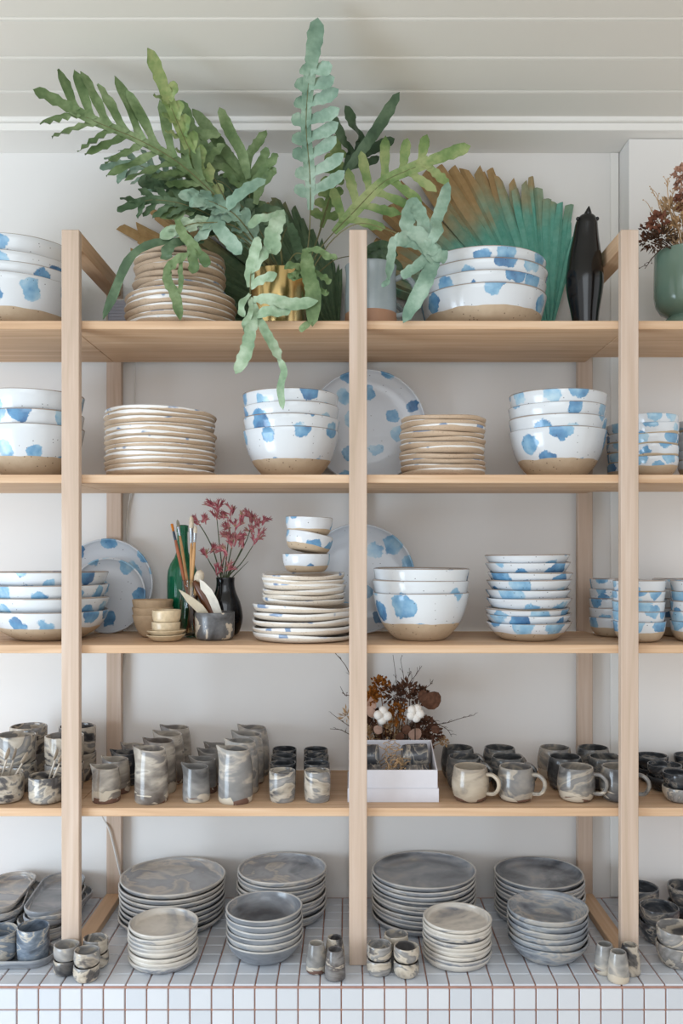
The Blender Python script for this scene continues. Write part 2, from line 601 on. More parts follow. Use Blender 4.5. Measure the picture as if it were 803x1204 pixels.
# ------------------------------------------------------------------ tiled counter
Y_C = 1.984
Z_C = .60
m, nt, bs = newmat('white_tile')
v, r = rnd_off(nt, objvec(nt))
setb(nt, bs, MIX(nt, r, '#c4c9d0', '#d1d4d9'), .17, .5)
BUMP(nt, bs, NOISE(nt, v, 25, 2), .05, .003)
M_TILE = m
M_GROUT = plain('pink_grout', '#a98274', .85, .1, .1, 50)
counter = thing('tiled_counter', 'long counter of small square white tiles with pinkish grout under the shelving', 'counter', (0, Y_C, 0))
b = B(); b.box(-1.6, 1.6, .0045, Y_WALL - Y_C - .0003, .02, Z_C - .004)
obj('base', b.mesh('counter_base', M_GROUT, False), counter)
TP, GR = .05, .0032
tb = B(); tb.box(-TP / 2 + GR / 2, TP / 2 - GR / 2, -TP / 2 + GR / 2, TP / 2 - GR / 2, -.006, 0, .0016)
tile_top = tb.mesh('tile', M_TILE, False)
tb = B(); tb.box(-TP / 2 + GR / 2, TP / 2 - GR / 2, 0, .006, -TP / 2 + GR / 2, TP / 2 - GR / 2, .0016)
tile_front = tb.mesh('tile_front', M_TILE, False)
stuff = B()
x_first = -.013 - .05 * 17 + .025
NX = 34
for i in range(NX):
    xc = x_first + TP * i
    for j in range(2):
        obj('tile', tile_front, counter, (xc, 0, Z_C - .0065 - TP * (j + .5)))
    for j in range(10):
        yc = .0055 + TP * (j + .5)
        if j < 6:
            obj('tile', tile_top, counter, (xc, yc, Z_C))
        elif j < 10:
            y1_ = min(yc + TP / 2 - GR / 2, (Y_WALL if xc - TP / 2 < X_PROUD else Y_PROUD) - Y_C - .001)
            if y1_ < yc - TP / 2 + .006:
                continue
            stuff.box(xc - TP / 2 + GR / 2, X_PROUD - .0005 if (xc - TP / 2 < X_PROUD < xc + TP / 2 and j > 7) else xc + TP / 2 - GR / 2, yc - TP / 2 + GR / 2, y1_, Z_C - .006, Z_C, .0016)
o = obj('tile_field', stuff.mesh('tile_field', M_TILE, False), counter)
o['kind'] = 'stuff'
low = B()
for i in range(NX):
    xc = x_first + TP * i
    for j in range(2, 11):
        zc = Z_C - .0065 - TP * (j + .5)
        low.box(xc - TP / 2 + GR / 2, xc + TP / 2 - GR / 2, 0, .006, zc - TP / 2 + GR / 2, zc + TP / 2 - GR / 2)
o = obj('front_tile_field', low.mesh('front_tile_field', M_TILE, False), counter)
o['kind'] = 'stuff'

# ------------------------------------------------------------------ shelving
S1, S2, S3, S4 = EYE + .568, EYE + .1915, EYE - .2254, EYE - .6244
YF, YR = 2.102, 2.468
unit = thing('shelving_unit', 'open pale timber shelving unit with four boards standing on the tiled counter', 'shelving', (0, 2.08, Z_C))


def upart(name, bm, mat):
    # geometry given in world space, unit origin subtracted; own origin stays at the unit
    me = mesh_of(name, [v - Vector((0, 2.08, Z_C)) for v in bm.v], bm.f, mat, False)
    return obj(name, me, unit)


PXC = [X(82.6, 2.08), X(421, 2.08), X(740.5, 2.08)]
PW = .0215
ZTOP = 2.383
for xc in PXC:
    b = B(); b.box(xc - PW, xc + PW, 2.08, 2.101, Z_C + .0005, ZTOP, .0015); upart('post', b, WOOD_Z)
    b = B(); b.box(xc - PW, xc + PW, 2.469, 2.489, Z_C + .0005, ZTOP - .0, .0015); upart('rear_post', b, WOOD_Z)
    b = B(); b.box(xc - PW, xc + PW, 2.1015, 2.4685, ZTOP - .044, ZTOP - .0005, .0015); upart('top_rail', b, WOOD_Y)
    b = B(); b.box(xc - PW, xc + PW, 2.1015, 2.4685, Z_C + .0005, Z_C + .021, .0015); upart('foot_rail', b, WOOD_Y)
for zt in (S1, S2, S3, S4):
    b = B(); b.box(-1.35, PXC[0] - .0005, YF, YR, zt - .0205, zt, .0012); upart('shelf', b, WOOD_X)
    b = B(); b.box(PXC[0] + .0005, PXC[2] - .0005, YF, YR, zt - .0205, zt, .0012); upart('shelf', b, WOOD_X)
    b = B(); b.box(PXC[2] + .0005, 1.35, YF, Y_PROUD - .003, zt - .0205, zt, .0012); upart('shelf', b, WOOD_X)


# ------------------------------------------------------------------ stacks
ORD = ['topmost', 'second from top', 'third from top', 'fourth from top', 'fifth from top', 'sixth from top', 'seventh from top',
       'eighth from top', 'ninth from top', 'tenth from top', 'eleventh from top', 'twelfth from top', 'thirteenth from top', 'fourteenth from top']


def stack(name, cat, desc, where, group, meshes, x, y, z, offs, tilt=0.0, jit=0.0, seed=1, total=None, start=0):
    """meshes: list cycled from the bottom up; offs: heights of each piece"""
    rnd = random.Random(seed)
    n = len(offs)
    total = total or n
    for i, dz in enumerate(offs):
        k = total - 1 - (i + start)
        pos = ORD[k] if (k < total - 1 or total == 1) else 'bottom'
        if total == 2:
            pos = ['upper', 'lower'][k]
        ti = tilt if i + start > 0 else 0.0
        o = obj(name, meshes[i % len(meshes)], None,
                (x + rnd.uniform(-jit, jit), y + rnd.uniform(-jit, jit), z + dz + .0003),
                (rnd.uniform(-ti, ti), rnd.uniform(-ti, ti), rnd.uniform(-.25, .25)))
        tag(o, f'{desc}, {pos} {where}', cat, group)


def lathe_mesh(name, prof, mat, seg=40, fn=None, sharp=50):
    b = B(); b.lathe(prof, seg, fn)
    return b.mesh(name, mat, True, sharp)


def bowls(name, outer, t, mat, k=2, ar=.012, az=.002, seg=48, n=10, seed=0):
    R = outer[-1][0]
    return [lathe_mesh(name, shell_profile(outer, t, None, n), mat, seg, organic(seed + i, ar, az, R)) for i in range(k)]


# deep nested bowls with blue blots
def deep(R, h, clay, t=.0055, rb=.56, seed=0, scale=11.5, thr=.34, name='deep_bowl', white='#d9dde0', steep=False):
    m = blue_mat(name + '_glaze', 'wall', scale, thr, clay, h, R, white, skip=.2)
    if steep:
        outer = [(R * rb, 0), (R * .80, .012), (R * .9, h * .38), (R * .955, h * .68), (R, h)]
    else:
        outer = [(R * .47, 0), (R * .60, h * .09), (R * .80, h * .34), (R * .935, h * .68), (R, h)]
    up = bowls(name, outer, t, m, 2, .008, .0015, 56, 12, seed)
    return up


big = deep(.166, .095, .045, seed=1, rb=.6, name='serving_bowl', steep=True)
big2 = deep(.166, .126, .045, seed=5, rb=.6, name='serving_bowl', steep=True)
mid = deep(.125, .122, .046, seed=9, name='mixing_bowl')
midL = deep(.131, .128, .050, seed=13, name='mixing_bowl')
wide = deep(.152, .075, .036, seed=17, rb=.55, name='salad_bowl')

GB = 'blue blotched bowls'
stack('serving_bowl', 'bowl', 'wide blue blotched bowl', 'in the pile before the palm fan', 'bowls before the palm fan', big, X(568, 2.273), 2.273, S1,
      [0, .031, .061, .091], .006, .002, 3)
stack('serving_bowl', 'bowl', 'wide blue blotched bowl', 'in the tallest top-board pile', 'bowls in the tallest top-board pile', big2, X(17, 2.28), 2.28, S1,
      [0, .028, .052, .096], .006, .002, 4)
stack('mixing_bowl', 'bowl', 'deep blue blotched bowl', 'in the pile right under the drooping fern', 'bowls under the fern', mid, X(342, 2.25), 2.25, S2,
      [0, .031, .062, .093], .008, .002, 5)
stack('mixing_bowl', 'bowl', 'deep blue blotched bowl', 'in the pile beside the small tan plates', 'bowls beside the tan plates', mid, X(655, 2.25), 2.25, S2,
      [0, .031, .062, .093], .008, .002, 6)
stack('mixing_bowl', 'bowl', 'deep blue blotched bowl', 'in the three-bowl pile on the second board', 'bowls on the second board', midL, X(39, 2.25), 2.25, S2,
      [0, .036, .086], .008, .002, 7)
stack('mixing_bowl', 'bowl', 'deep blue blotched bowl', 'in the three-bowl pile on the third board', 'bowls on the third board', mid, X(495, 2.24), 2.24, S3,
      [0, .031, .061], .008, .002, 8)
stack('salad_bowl', 'bowl', 'wide blue blotched salad bowl', 'in the pile by leaning plates', 'salad bowls', wide, X(58, 2.258), 2.258, S3,
      [0, .033, .067, .099], .008, .002, 9)

# shallow bowls in tall pile
msh = blue_mat('shallow_bowl_glaze', 'wall', 11, .40, .022, .046, .11, '#d6dade', skip=.12)
shallow = bowls('shallow_bowl', [(.062, 0), (.078, .008), (.098, .027), (.110, .046)], .005, msh, 3, .02, .003, 48, 10, 21)
stack('shallow_bowl', 'bowl', 'shallow white and blue bowl', 'in the tall third-board pile', 'shallow bowls in the tall pile', shallow, X(621, 2.24), 2.24, S3,
      [0, .019, .035, .062, .083, .107, .127, .152, .172], .012, .003, 10)

# small bowls at the right end
msm = blue_mat('small_bowl_glaze', 'wall', 17, .42, .027, .052, .065, '#d3d7db', skip=.1)
small = bowls('small_bowl', [(.036, 0), (.050, .007), (.061, .026), (.065, .052)], .0042, msm, 3, .015, .002, 40, 10, 31)
msm2 = blue_mat('small_bowl_glaze_b', 'wall', 17, .42, .027, .052, .065, '#d3d7db', skip=.1)
small2 = bowls('small_bowl', [(.034, 0), (.048, .008), (.0595, .027), (.062, .048)], .0042, msm2, 3, .015, .002, 40, 10, 35)
of5 = [0, .025, .050, .076, .102]
stack('small_bowl', 'bowl', 'small blue blotched bowl', 'in the second-board pile behind the post', 'small bowls behind the post, second board', small2, X(741, 2.345), 2.345, S2, [0, .026, .052, .079, .105], .01, .001, 11)
stack('small_bowl', 'bowl', 'small blue blotched bowl', 'in the front pile, second board', 'small bowls in front, second board', small2, X(768, 2.19), 2.19, S2, [0, .030, .057, .084, .106], .01, .001, 12)
stack('small_bowl', 'bowl', 'small blue blotched bowl', 'in the outermost pile, second board', 'outermost small bowls, second board', small2, X(826, 2.26), 2.26, S2, of5, .01, .001, 13)
stack('small_bowl', 'bowl', 'small blue blotched bowl', 'in the third-board pile behind the post', 'small bowls behind the post, third board', small, X(722, 2.325), 2.325, S3, of5, .01, .001, 14)
stack('small_bowl', 'bowl', 'small blue blotched bowl', 'in the front pile, third board', 'small bowls in front, third board', small, X(751, 2.19), 2.19, S3, of5, .01, .001, 15)
stack('small_bowl', 'bowl', 'small blue blotched bowl', 'in the back pile, third board', 'small bowls at the back, third board', small, X(797, 2.335), 2.335, S3, of5, .01, .001, 16)
stack('small_bowl', 'bowl', 'small blue blotched bowl', 'in the outermost pile, third board', 'outermost small bowls, third board', small, X(819, 2.19), 2.19, S3, of5, .01, .001, 17)


# tan plates
def tan_plates(name, R, h, mat, k, seed, t=.0055, az=.0045):
    outer = [(R * .80, 0), (R * .89, .002), (R * .965, h * .45), (R, h)]
    return [lathe_mesh(name, shell_profile(outer, t, .005, 7), mat, 56, organic(seed + i * 3, .012, az, R)) for i in range(k)]


M_TAN = tan_plate_mat('tan_plate_clay', lip=.0175, edge=.0015)
M_TANW = tan_plate_mat('pale_plate_clay', '#c9bba9', '#d8cdbf', lip=.0175, edge=.0042, blue=.6)
pl_big = tan_plates('plate', .1440, .0165, M_TAN, 4, 41)
pl_mid = tan_plates('plate', .1190, .0165, M_TAN, 4, 51)
pl_sml = tan_plates('plate', .1115, .0165, M_TAN, 4, 61)
pl_w1 = tan_plates('plate', .1330, .0175, M_TANW, 4, 71)
pl_w2 = tan_plates('plate', .1080, .0165, M_TANW, 4, 81)
stack('plate', 'plate', 'large tan clay plate', 'of the pile behind fern fronds', 'tan plates behind the fern', pl_big, X(213, 2.27), 2.27, S1,
      [.0155 * i for i in range(6)], .008, .002, 21, 13, 0)
stack('plate', 'plate', 'smaller tan clay plate', 'of the pile behind fern fronds', 'tan plates behind the fern', pl_mid, X(211, 2.265), 2.265, S1 + .095,
      [.0155 * i for i in range(7)], .016, .003, 22, 13, 6)
stack('plate', 'plate', 'large tan clay plate', 'of the wide second-board pile', 'wide tan plates on the second board', pl_big, X(189, 2.27), 2.27, S2,
      [.0128 * i for i in range(13)], .010, .003, 23)
stack('plate', 'plate', 'small tan clay plate', 'of the narrow second-board pile', 'narrow tan plates on the second board', pl_sml, X(520, 2.25), 2.25, S2,
      [.0138 * i for i in range(11)], .010, .002, 24)
stack('plate', 'plate', 'wide cream plate', 'of the pile topped with little bowls', 'cream plates under the little bowls', pl_w1, X(357, 2.242), 2.242, S3,
      [.0178 * i for i in range(5)], .008, .002, 25, 11, 0)
stack('plate', 'plate', 'cream plate', 'of the pile topped with little bowls', 'cream plates under the little bowls', pl_w2, X(357, 2.24), 2.24, S3 + .0895,
      [.0128 * i for i in range(6)], .008, .002, 26, 11, 5)
# three little bowls on the cream plates
mlt = blue_mat('little_bowl_glaze', 'wall', 13, .40, .017, .047, .062, '#dcdfe2', skip=.15)
little = bowls('little_bowl', [(.040, 0), (.051, .006), (.060, .026), (.0615, .047)], .004, mlt, 3, .012, .0015, 40, 10, 91)
zb = S3 + .0895 + .0128 * 5 + .022
for i, (px, dz, rx, ry, tx) in enumerate([(360, 0, 0, 0, 'little blue blotched bowl resting on the cream plates'),
                                       (360.5, .052, 0.02, .20, 'little blue blotched bowl tilted between two others'),
                                       (363, .094, .02, .03, 'little blue blotched bowl topmost on the cream plate pile')]):
    o = obj('little_bowl', little[i], None, (X(px, 2.24), 2.24, zb + dz), (rx, ry, .5 * i))
    tag(o, tx, 'bowl', 'little bowls on the cream plates')


# leaning blue platters
def platter(R, mat, seed):
    h = R * .15
    outer = [(R * .55, 0), (R * .62, .003), (R * .86, h * .45), (R, h)]
    return lathe_mesh('platter', shell_profile(outer, .006, .006, 9), mat, 64, organic(seed, .01, .003, R))


mpt = blue_mat('platter_glaze', 'plate', 12.5, .32, 0, None, .12, '#ccd2d9', skip=.12)


def lean(px, Yb, shelf, R, ang, label, seed, rz):
    # the plate stands on its edge and leans back by ang; local +z (inside) looks to the room
    me = platter(R, mpt, seed)
    o = obj('platter', me, None)
    h = R * .15
    c = Vector((X(px, Yb), Yb, 0))
    rot = Matrix.Rotation(PI / 2 - ang, 4, 'X') @ Matrix.Rotation(rz, 4, 'Z')
    mn = min((rot @ v.co).z for v in me.vertices)
    o.rotation_euler = rot.to_euler()
    o.location = (c.x, Yb, shelf - mn + .0005)
    tag(o, label, 'plate', 'leaning blue platters')
    return o


lean(431, 2.425, S2, .165, .13, 'large blue blotched platter leaning between bowls and tan plates', 3, .4)
lean(423, 2.43, S3, .156, .13, 'large blue blotched platter leaning behind the cream plates', 8, 2.0)
lean(127, 2.455, S3, .134, .10, 'larger blue blotched plate leaning on the wall beside the salad bowls', 12, 3.6)
lean(128, 2.425, S3, .107, .12, 'smaller blue blotched plate leaning on a larger one', 15, 5.2)

# ------------------------------------------------------------------ grey ware on the counter
def coupe(name, R, h, mat, k, seed, t=.0055, foot=.62):
    outer = [(R * (foot + .1), 0), (R * (foot + .17), .002), (R * .93, h * .36), (R * .985, h * .75), (R, h)]
    return [lathe_mesh(name, shell_profile(outer, t, .0055, 9), mat, 56, organic(seed + i, .006, .0015, R)) for i in range(k)]


cp_big = coupe('dinner_plate', .1425, .021, M_GREYPLATE, 3, 101)
cp_med = coupe('dinner_plate', .1225, .021, M_GREYPLATE, 3, 111)
cp_sml = coupe('side_plate', .0845, .017, M_CREAM, 3, 121, foot=.7)
bw = bowls('soup_bowl', [(.055, 0), (.068, .006), (.088, .028), (.0955, .046)], .0048, M_SLATE, 3, .008, .0015, 48, 10, 131)
stack('dinner_plate', 'plate', 'wide grey marbled plate', 'of the pile behind side plates by foot rail', 'wide grey plates by the foot rail', cp_big, X(203, 2.345), 2.345, Z_C,
      [.0140 * i for i in range(8)], .006, .002, 31)
stack('dinner_plate', 'plate', 'grey marbled plate', 'of the pile behind the dark bowls', 'grey plates behind the dark bowls', cp_med, X(331, 2.37), 2.37, Z_C,
      [.0123 * i for i in range(10)], .006, .003, 32)
stack('dinner_plate', 'plate', 'wide grey marbled plate', 'of the pile behind the middle espresso cups', 'wide grey plates behind the espresso cups', cp_big, X(498, 2.35), 2.35, Z_C,
      [.0126 * i for i in range(10)], .006, .002, 33)
stack('dinner_plate', 'plate', 'grey marbled plate', 'of the pile behind pale grey bowls', 'grey plates behind the pale bowls', cp_med, X(634, 2.37), 2.37, Z_C,
      [.0122 * i for i in range(9)], .006, .003, 34)
stack('side_plate', 'plate', 'small cream marbled plate', 'of the pile before the foot-rail plates', 'small plates before the foot-rail plates', cp_sml, X(192, 2.105), 2.105, Z_C,
      [.0112 * i for i in range(8)], .008, .0015, 35)
stack('side_plate', 'plate', 'small cream marbled plate', 'of the pile beside the pale grey bowls', 'small plates beside the pale bowls', cp_sml, X(537, 2.115), 2.115, Z_C,
      [.0108 * i for i in range(9)], .008, .0015, 36)
stack('soup_bowl', 'bowl', 'dark grey marbled bowl', 'of the pile beside the bud vases', 'dark bowls on the counter', bw, X(311, 2.138), 2.138, Z_C,
      [0, .0155, .030, .045, .0595, .075], .012, .0015, 37)
M_SLATE2 = marble_mat('pale_grey_bowl', [(.28, '#53575e'), (.42, '#7b8087'), (.5, '#93979b'), (.55, '#ada8a1'), (.62, '#83888f'), (.75, '#9aa1aa')], (6, 6, 20), 1.5, .2, shift=.15)
bw2 = bowls('soup_bowl', [(.055, 0), (.070, .006), (.091, .029), (.0995, .046)], .0048, M_SLATE2, 3, .008, .0015, 48, 10, 141)
stack('soup_bowl', 'bowl', 'pale grey marbled bowl', 'of the pile before the large plates', 'pale bowls on the counter', bw2, X(644, 2.138), 2.138, Z_C,
      [0, .0155, .030, .045, .0595, .074], .012, .0015, 38)


# long trays
def tray(name, R, L, h, mat, along='y', t=.005):
    outer = [(R * .80, 0), (R * .86, .002), (R * .97, h * .5), (R, h)]

    def fn(x, y, z, a, r):
        if r == 0:
            return (x, y, z)
        if along == 'y':
            return (x, y + (L if math.sin(a) > 1e-6 else -L if math.sin(a) < -1e-6 else 0), z)
        return (x + (L if math.cos(a) > 1e-6 else -L if math.cos(a) < -1e-6 else 0), y, z)
    return lathe_mesh(name, shell_profile(outer, t, .005, 7), mat, 48, fn)


M_TRAY = marble_mat('tray_marble', GREY_STOPS, (5, 9, 26), 1.6, .18)
tr = tray('long_tray', .060, .080, .020, M_TRAY)
stack('long_tray', 'tray', 'long grey marbled tray', 'of the pile beside the post', 'trays beside the post', [tr], X(66, 2.335), 2.335, Z_C, [.0118 * i for i in range(6)], .006, .002, 41)
stack('long_tray', 'tray', 'long grey marbled tray', 'of the pile farther from the post', 'trays farther from the post', [tr], X(5, 2.335), 2.335, Z_C, [.0125 * i for i in range(6)], .006, .002, 42)
tr2 = tray('serving_tray', .052, .085, .020, M_TRAY, 'x')
tag(obj('serving_tray', tr2, None, (X(64, 2.10) - .137, 2.105, Z_C + .0004)), 'blue grey marbled tray carrying two cups on the counter', 'tray')


def cupprof(R, h, rb=None, t=.0035, belly=None, n=9):
    rb = rb or R * .86
    outer = [(rb, 0), (R * .95, h * .09), ((belly or R) * 1.0, h * .45), (R, h)]
    return shell_profile(outer, t, .005, n)


def cups(name, R, h, mat, k=2, rb=None, seed=0, t=.0035, belly=None):
    return [lathe_mesh(name, cupprof(R, h, rb, t, belly), mat, 32, organic(seed + i, .008, .001, R)) for i in range(k)]


M_BLUECUP = marble_mat('blue_grey_cup', [(.28, '#3d444e'), (.42, '#67727f'), (.5, '#7f8994'), (.54, '#b9b2a6'), (.58, '#727c88'), (.75, '#8b95a0')], (7, 7, 18), 2, .2, shift=.1)
cpT = cups('tumbler', .0385, .078, M_BLUECUP, 1, .035, 201)
tag(obj('tumbler', cpT[0], None, (X(39, 2.105), 2.105, Z_C + .007)), 'blue grey marbled tumbler standing on the serving tray', 'cup', 'cups on the serving tray')
cpB = cups('tea_bowl', .044, .068, M_BLUECUP, 1, .028, 203)
tag(obj('tea_bowl', cpB[0], None, (X(-1.5, 2.105), 2.105, Z_C + .007)), 'round blue grey tea bowl on the serving tray', 'cup', 'cups on the serving tray')

esp = bowls('espresso_cup', [(.0205, 0), (.0265, .004), (.0305, .015), (.0295, .034)], .003, M_SWIRL, 3, .01, .001, 32, 10, 211)
for j, (px, Y, wh) in enumerate([(78, 2.046, 'front group pile nearest the tray'), (102, 2.015, 'front group pile nearest the counter edge'), (112.5, 2.078, 'front group pile nearest the side plates')]):
    stack('espresso_cup', 'cup', 'little marbled espresso cup', 'of ' + wh.replace('front group ', 'the '), 'espresso cups by the serving tray', esp[j:] + esp[:j], X(px, Y), Y, Z_C, [0, .0335], .01, .001, 50 + j)
for j, (px, Y, wh) in enumerate([(446, 2.045, 'the pile nearest the middle post'), (477.5, 2.035, 'the pile nearest the small cream plates'), (465.5, 2.10, 'the pile behind two others')]):
    stack('espresso_cup', 'cup', 'little grey swirled cup', 'of ' + wh, 'espresso cups by the middle post', esp[j:] + esp[:j], X(px, Y), Y, Z_C, [0, .0345], .01, .001, 60 + j)

bud = [lathe_mesh('bud_vase', shell_profile([(.0215, 0), (.0250, .005), (.0230, .038), (.0180, .066)], .003, .005, 9), mm, 28) for mm in
       (M_SWIRL, M_JUGG, marble_mat('bud_brown', [(.3, '#3c3433'), (.45, '#6d6664'), (.5, '#b1a698'), (.55, '#55504f'), (.75, '#82807f')], (8, 8, 14), 2.4, .15))]
for px, Y, i, tx in [(372, 2.055, 1, 'little grey tapered bud vase closest to the dark bowls'), (393.5, 2.085, 0, 'little marbled bud vase behind two others near the post'),
                     (394, 2.022, 2, 'little brown marbled bud vase closest to the counter edge'), (711, 2.05, 1, 'little dark grey bud vase closest to the pale bowls'),
                     (740.5, 2.045, 0, 'little cream streaked bud vase before the timber post'), (727, 2.01, 1, 'little pale grey bud vase closest to the counter edge')]:
    tag(obj('bud_vase', bud[i], None, (X(px, Y), Y, Z_C + .0004), (0, 0, px)), tx, 'vase', 'bud vases on the counter')

M_DKB = marble_mat('dark_bowl', [(.28, '#2a2c30'), (.45, '#4a4d52'), (.53, '#74726f'), (.57, '#a69d90'), (.61, '#4c4e53'), (.75, '#383a3f')], (9, 9, 18), 2, .16, shift=.12)
dk = bowls('rice_bowl', [(.030, 0), (.038, .006), (.0475, .030), (.049, .052)], .004, M_DKB, 2, .012, .0015, 36, 9, 151)
sw = bowls('rice_bowl', [(.030, 0), (.038, .006), (.0475, .030), (.049, .052)], .004, M_SWIRL, 2, .012, .0015, 36, 9, 155)
stack('rice_bowl', 'bowl', 'dark grey bowl', 'of the counter pile beside the post', 'bowls at the counter end', dk, X(775, 2.215), 2.215, Z_C, [0, .036], .02, .001, 71)
stack('rice_bowl', 'bowl', 'cream swirled bowl', 'of the pile before the dark bowls', 'bowls at the counter end', sw, X(796, 2.09), 2.09, Z_C, [0, .037], .02, .001, 72)
stack('rice_bowl', 'bowl', 'black grey bowl', 'of the counter pile behind the post', 'bowls at the counter end', dk, X(753, 2.33), 2.33, Z_C, [0, .042], .02, .001, 73)
stack('rice_bowl', 'bowl', 'bluish dark bowl', 'of the counter pile against the wall', 'bowls at the counter end', dk, X(807, 2.335), 2.335, Z_C, [0, .042], .02, .001, 74)

# ------------------------------------------------------------------ fourth board: cups, jugs, mugs
cp = cups('tumbler', .0495, .072, M_SWIRL, 3, .043, 221, .004)
for px, Y, lab, sd in [(19.5, 2.267, 'of the pile behind the spoon bowl', 1), (33, 2.375, 'of the pile against the wall', 2),
                       (75.5, 2.255, 'of the pile behind the post', 3), (91, 2.375, 'of the pile beside the jugs', 4)]:
    stack('tumbler', 'cup', 'large swirled tumbler', lab, 'stacked tumblers', cp[sd % 3:] + cp[:sd % 3], X(px, Y), Y, S4, [0, .0725], .008, .001, 80 + sd)
spb = cups('spoon_bowl', .0440, .070, M_SWIRL, 2, .030, 231, .004)
bpos = [(7, 2.165), (55, 2.16)]
for (px, Y), me, tx in zip(bpos, spb, ('swirled round cup holding three small spoons', 'pale swirled cup holding two spoons next to the post')):
    o = obj('spoon_cup', me, None, (X(px, Y), Y, S4 + .0004), (0, 0, 0), (1, 1, 1 if px < 20 else .92)); tag(o, tx, 'cup', 'cups of spoons')

M_SPOON = plain('spoon_ceramic', '#b3a798', .35, .4, .25, 40)


def spoon(base, tip, tx, ry):
    base, tip = Vector(base), Vector(tip)
    d = (tip - base)
    L = d.length
    root = thing('spoon', tx, 'spoon', base, d.to_track_quat('Z', 'Y').to_euler(), 'small spoons')
    b = B(); b.tube([(0, 0, 0), (0, 0, L * .5), (0, 0, L * .76)], [.0032, .0028, .0022], 8)
    obj('handle', b.mesh('handle', M_SPOON), root)
    b = B()
    prof = shell_profile([(.002, 0), (.008, .0015), (.0115, .005)], .0014, .0014, 6)
    b.lathe(prof, 20, fn=lambda x, y, z, a, r: (x, z - .002, y * 1.45 + L * .76 + .0145))
    obj('spoon_head', b.mesh('spoon_head', M_SPOON), root)


SPOONS = ['small spoon with brown heart-shaped head in the round swirled cup', 'small spoon between two others in the round swirled cup', 'small spoon leaning farthest over the round swirled cup rim',
          'small spoon standing upright in the pale cup by the post', 'small spoon leaning against the post side of the pale cup']
for (bx, Yb), sp in (((7, 2.165), [(-.012, .0, 12, 879, .7), (.0, .01, 20, 880, .5), (.008, -.01, 34, 884, .3)]), ((55, 2.16), [(.004, .005, 69, 880, .3), (.012, -.012, 76, 884, .4)])):
    for i, (dx, dy, tx_, ty_, ry) in enumerate(sp):
        spoon((X(bx, Yb) + dx - .014, Yb + dy, S4 + .008), PT(tx_, ty_, Yb + dy * 1.5),
              SPOONS.pop(0), ry)


def jug(name, R, Rt, h, mat, seed):
    prof = shell_profile([(R * .94, 0), (R, h * .06), (R * 1.0, h * .35), (R * .96, h * .7), (Rt, h)], .0035, .005, 14)
    org = organic(seed, .01, .0008, R)

    def fn(x, y, z, a, r):
        x, y, z = org(x, y, z, a, r)
        if r < 1e-6 or z < h * .66:
            return (x, y, z)
        k = min(1.0, (z - h * .66) / (h * .34)) ** 1.6
        da = math.atan2(math.sin(a - PI), math.cos(a - PI))
        w = math.exp(-(da / .36) ** 2) * k
        return (x - w * R * .36, y * (1 - .12 * w), z + w * .006 + .002 * k * math.cos(da))
    return lathe_mesh(name, prof, mat, 40, fn)


jsA = [jug('milk_jug', .0355, .031, .084, mm, 301 + i) for i, mm in enumerate((M_JUG, M_JUG, M_DARK))]
jsB = [jug('milk_jug', .0345, .030, .084, M_JUGG, 311 + i) for i in range(2)]
jtA = [jug('tall_jug', .0415, .034, .131, M_JUG, 321 + i) for i in range(2)]
jtB = [jug('tall_jug', .0430, .034, .131, M_JUGG, 331 + i) for i in range(2)]
ROWS = ['front', 'second', 'third', 'back']
for col, px, Ys, mm, nm, tx, gp in [
        (0, 125, (2.165, 2.245, 2.325, 2.405), jsA, 'milk_jug', 'small brown marbled jug', 'small brown jugs'),
        (1, 178, (2.163, 2.251, 2.339, 2.425), jtA, 'tall_jug', 'tall brown marbled jug', 'tall brown jugs'),
        (2, 231, (2.17, 2.25, 2.335, 2.41), jsB, 'milk_jug', 'small grey marbled jug', 'small grey jugs'),
        (3, 277, (2.163, 2.251, 2.339, 2.425), jtB, 'tall_jug', 'tall grey marbled jug', 'tall grey jugs')]:
    x = X(px, Ys[0])
    for i, Y in enumerate(Ys):
        o = obj(nm, mm[i % len(mm)], None, (x + (.004 * i if col in (0, 1) else .006 * i), Y, S4 + .0004), (0, 0, random.uniform(-.2, .2)))
        tag(o, f'{tx} with pouring lip, {ROWS[i]} one in its row', 'jug', gp)
ct = cups('beaker', .0335, .074, M_SWIRL, 2, .030, 241, .0032)
ct2 = cups('beaker', .0335, .074, M_DARK, 2, .030, 245, .0032)
for px, gp in ((332, 'beside the grey jugs'), (373, 'beside the timber post')):
    Ys = (2.17, 2.25, 2.33, 2.41)
    x = X(px, 2.17)
    for i, Y in enumerate(Ys):
        me = (ct if i == 0 else ct2)[(i + int(px)) % 2]
        tag(obj('beaker', me, None, (x - .004 * i, Y, S4 + .0004), (0, 0, i)), f'{"swirled" if i == 0 else "dark"} marbled beaker, {ROWS[i]} one in the row {gp}', 'cup', 'beakers ' + gp)

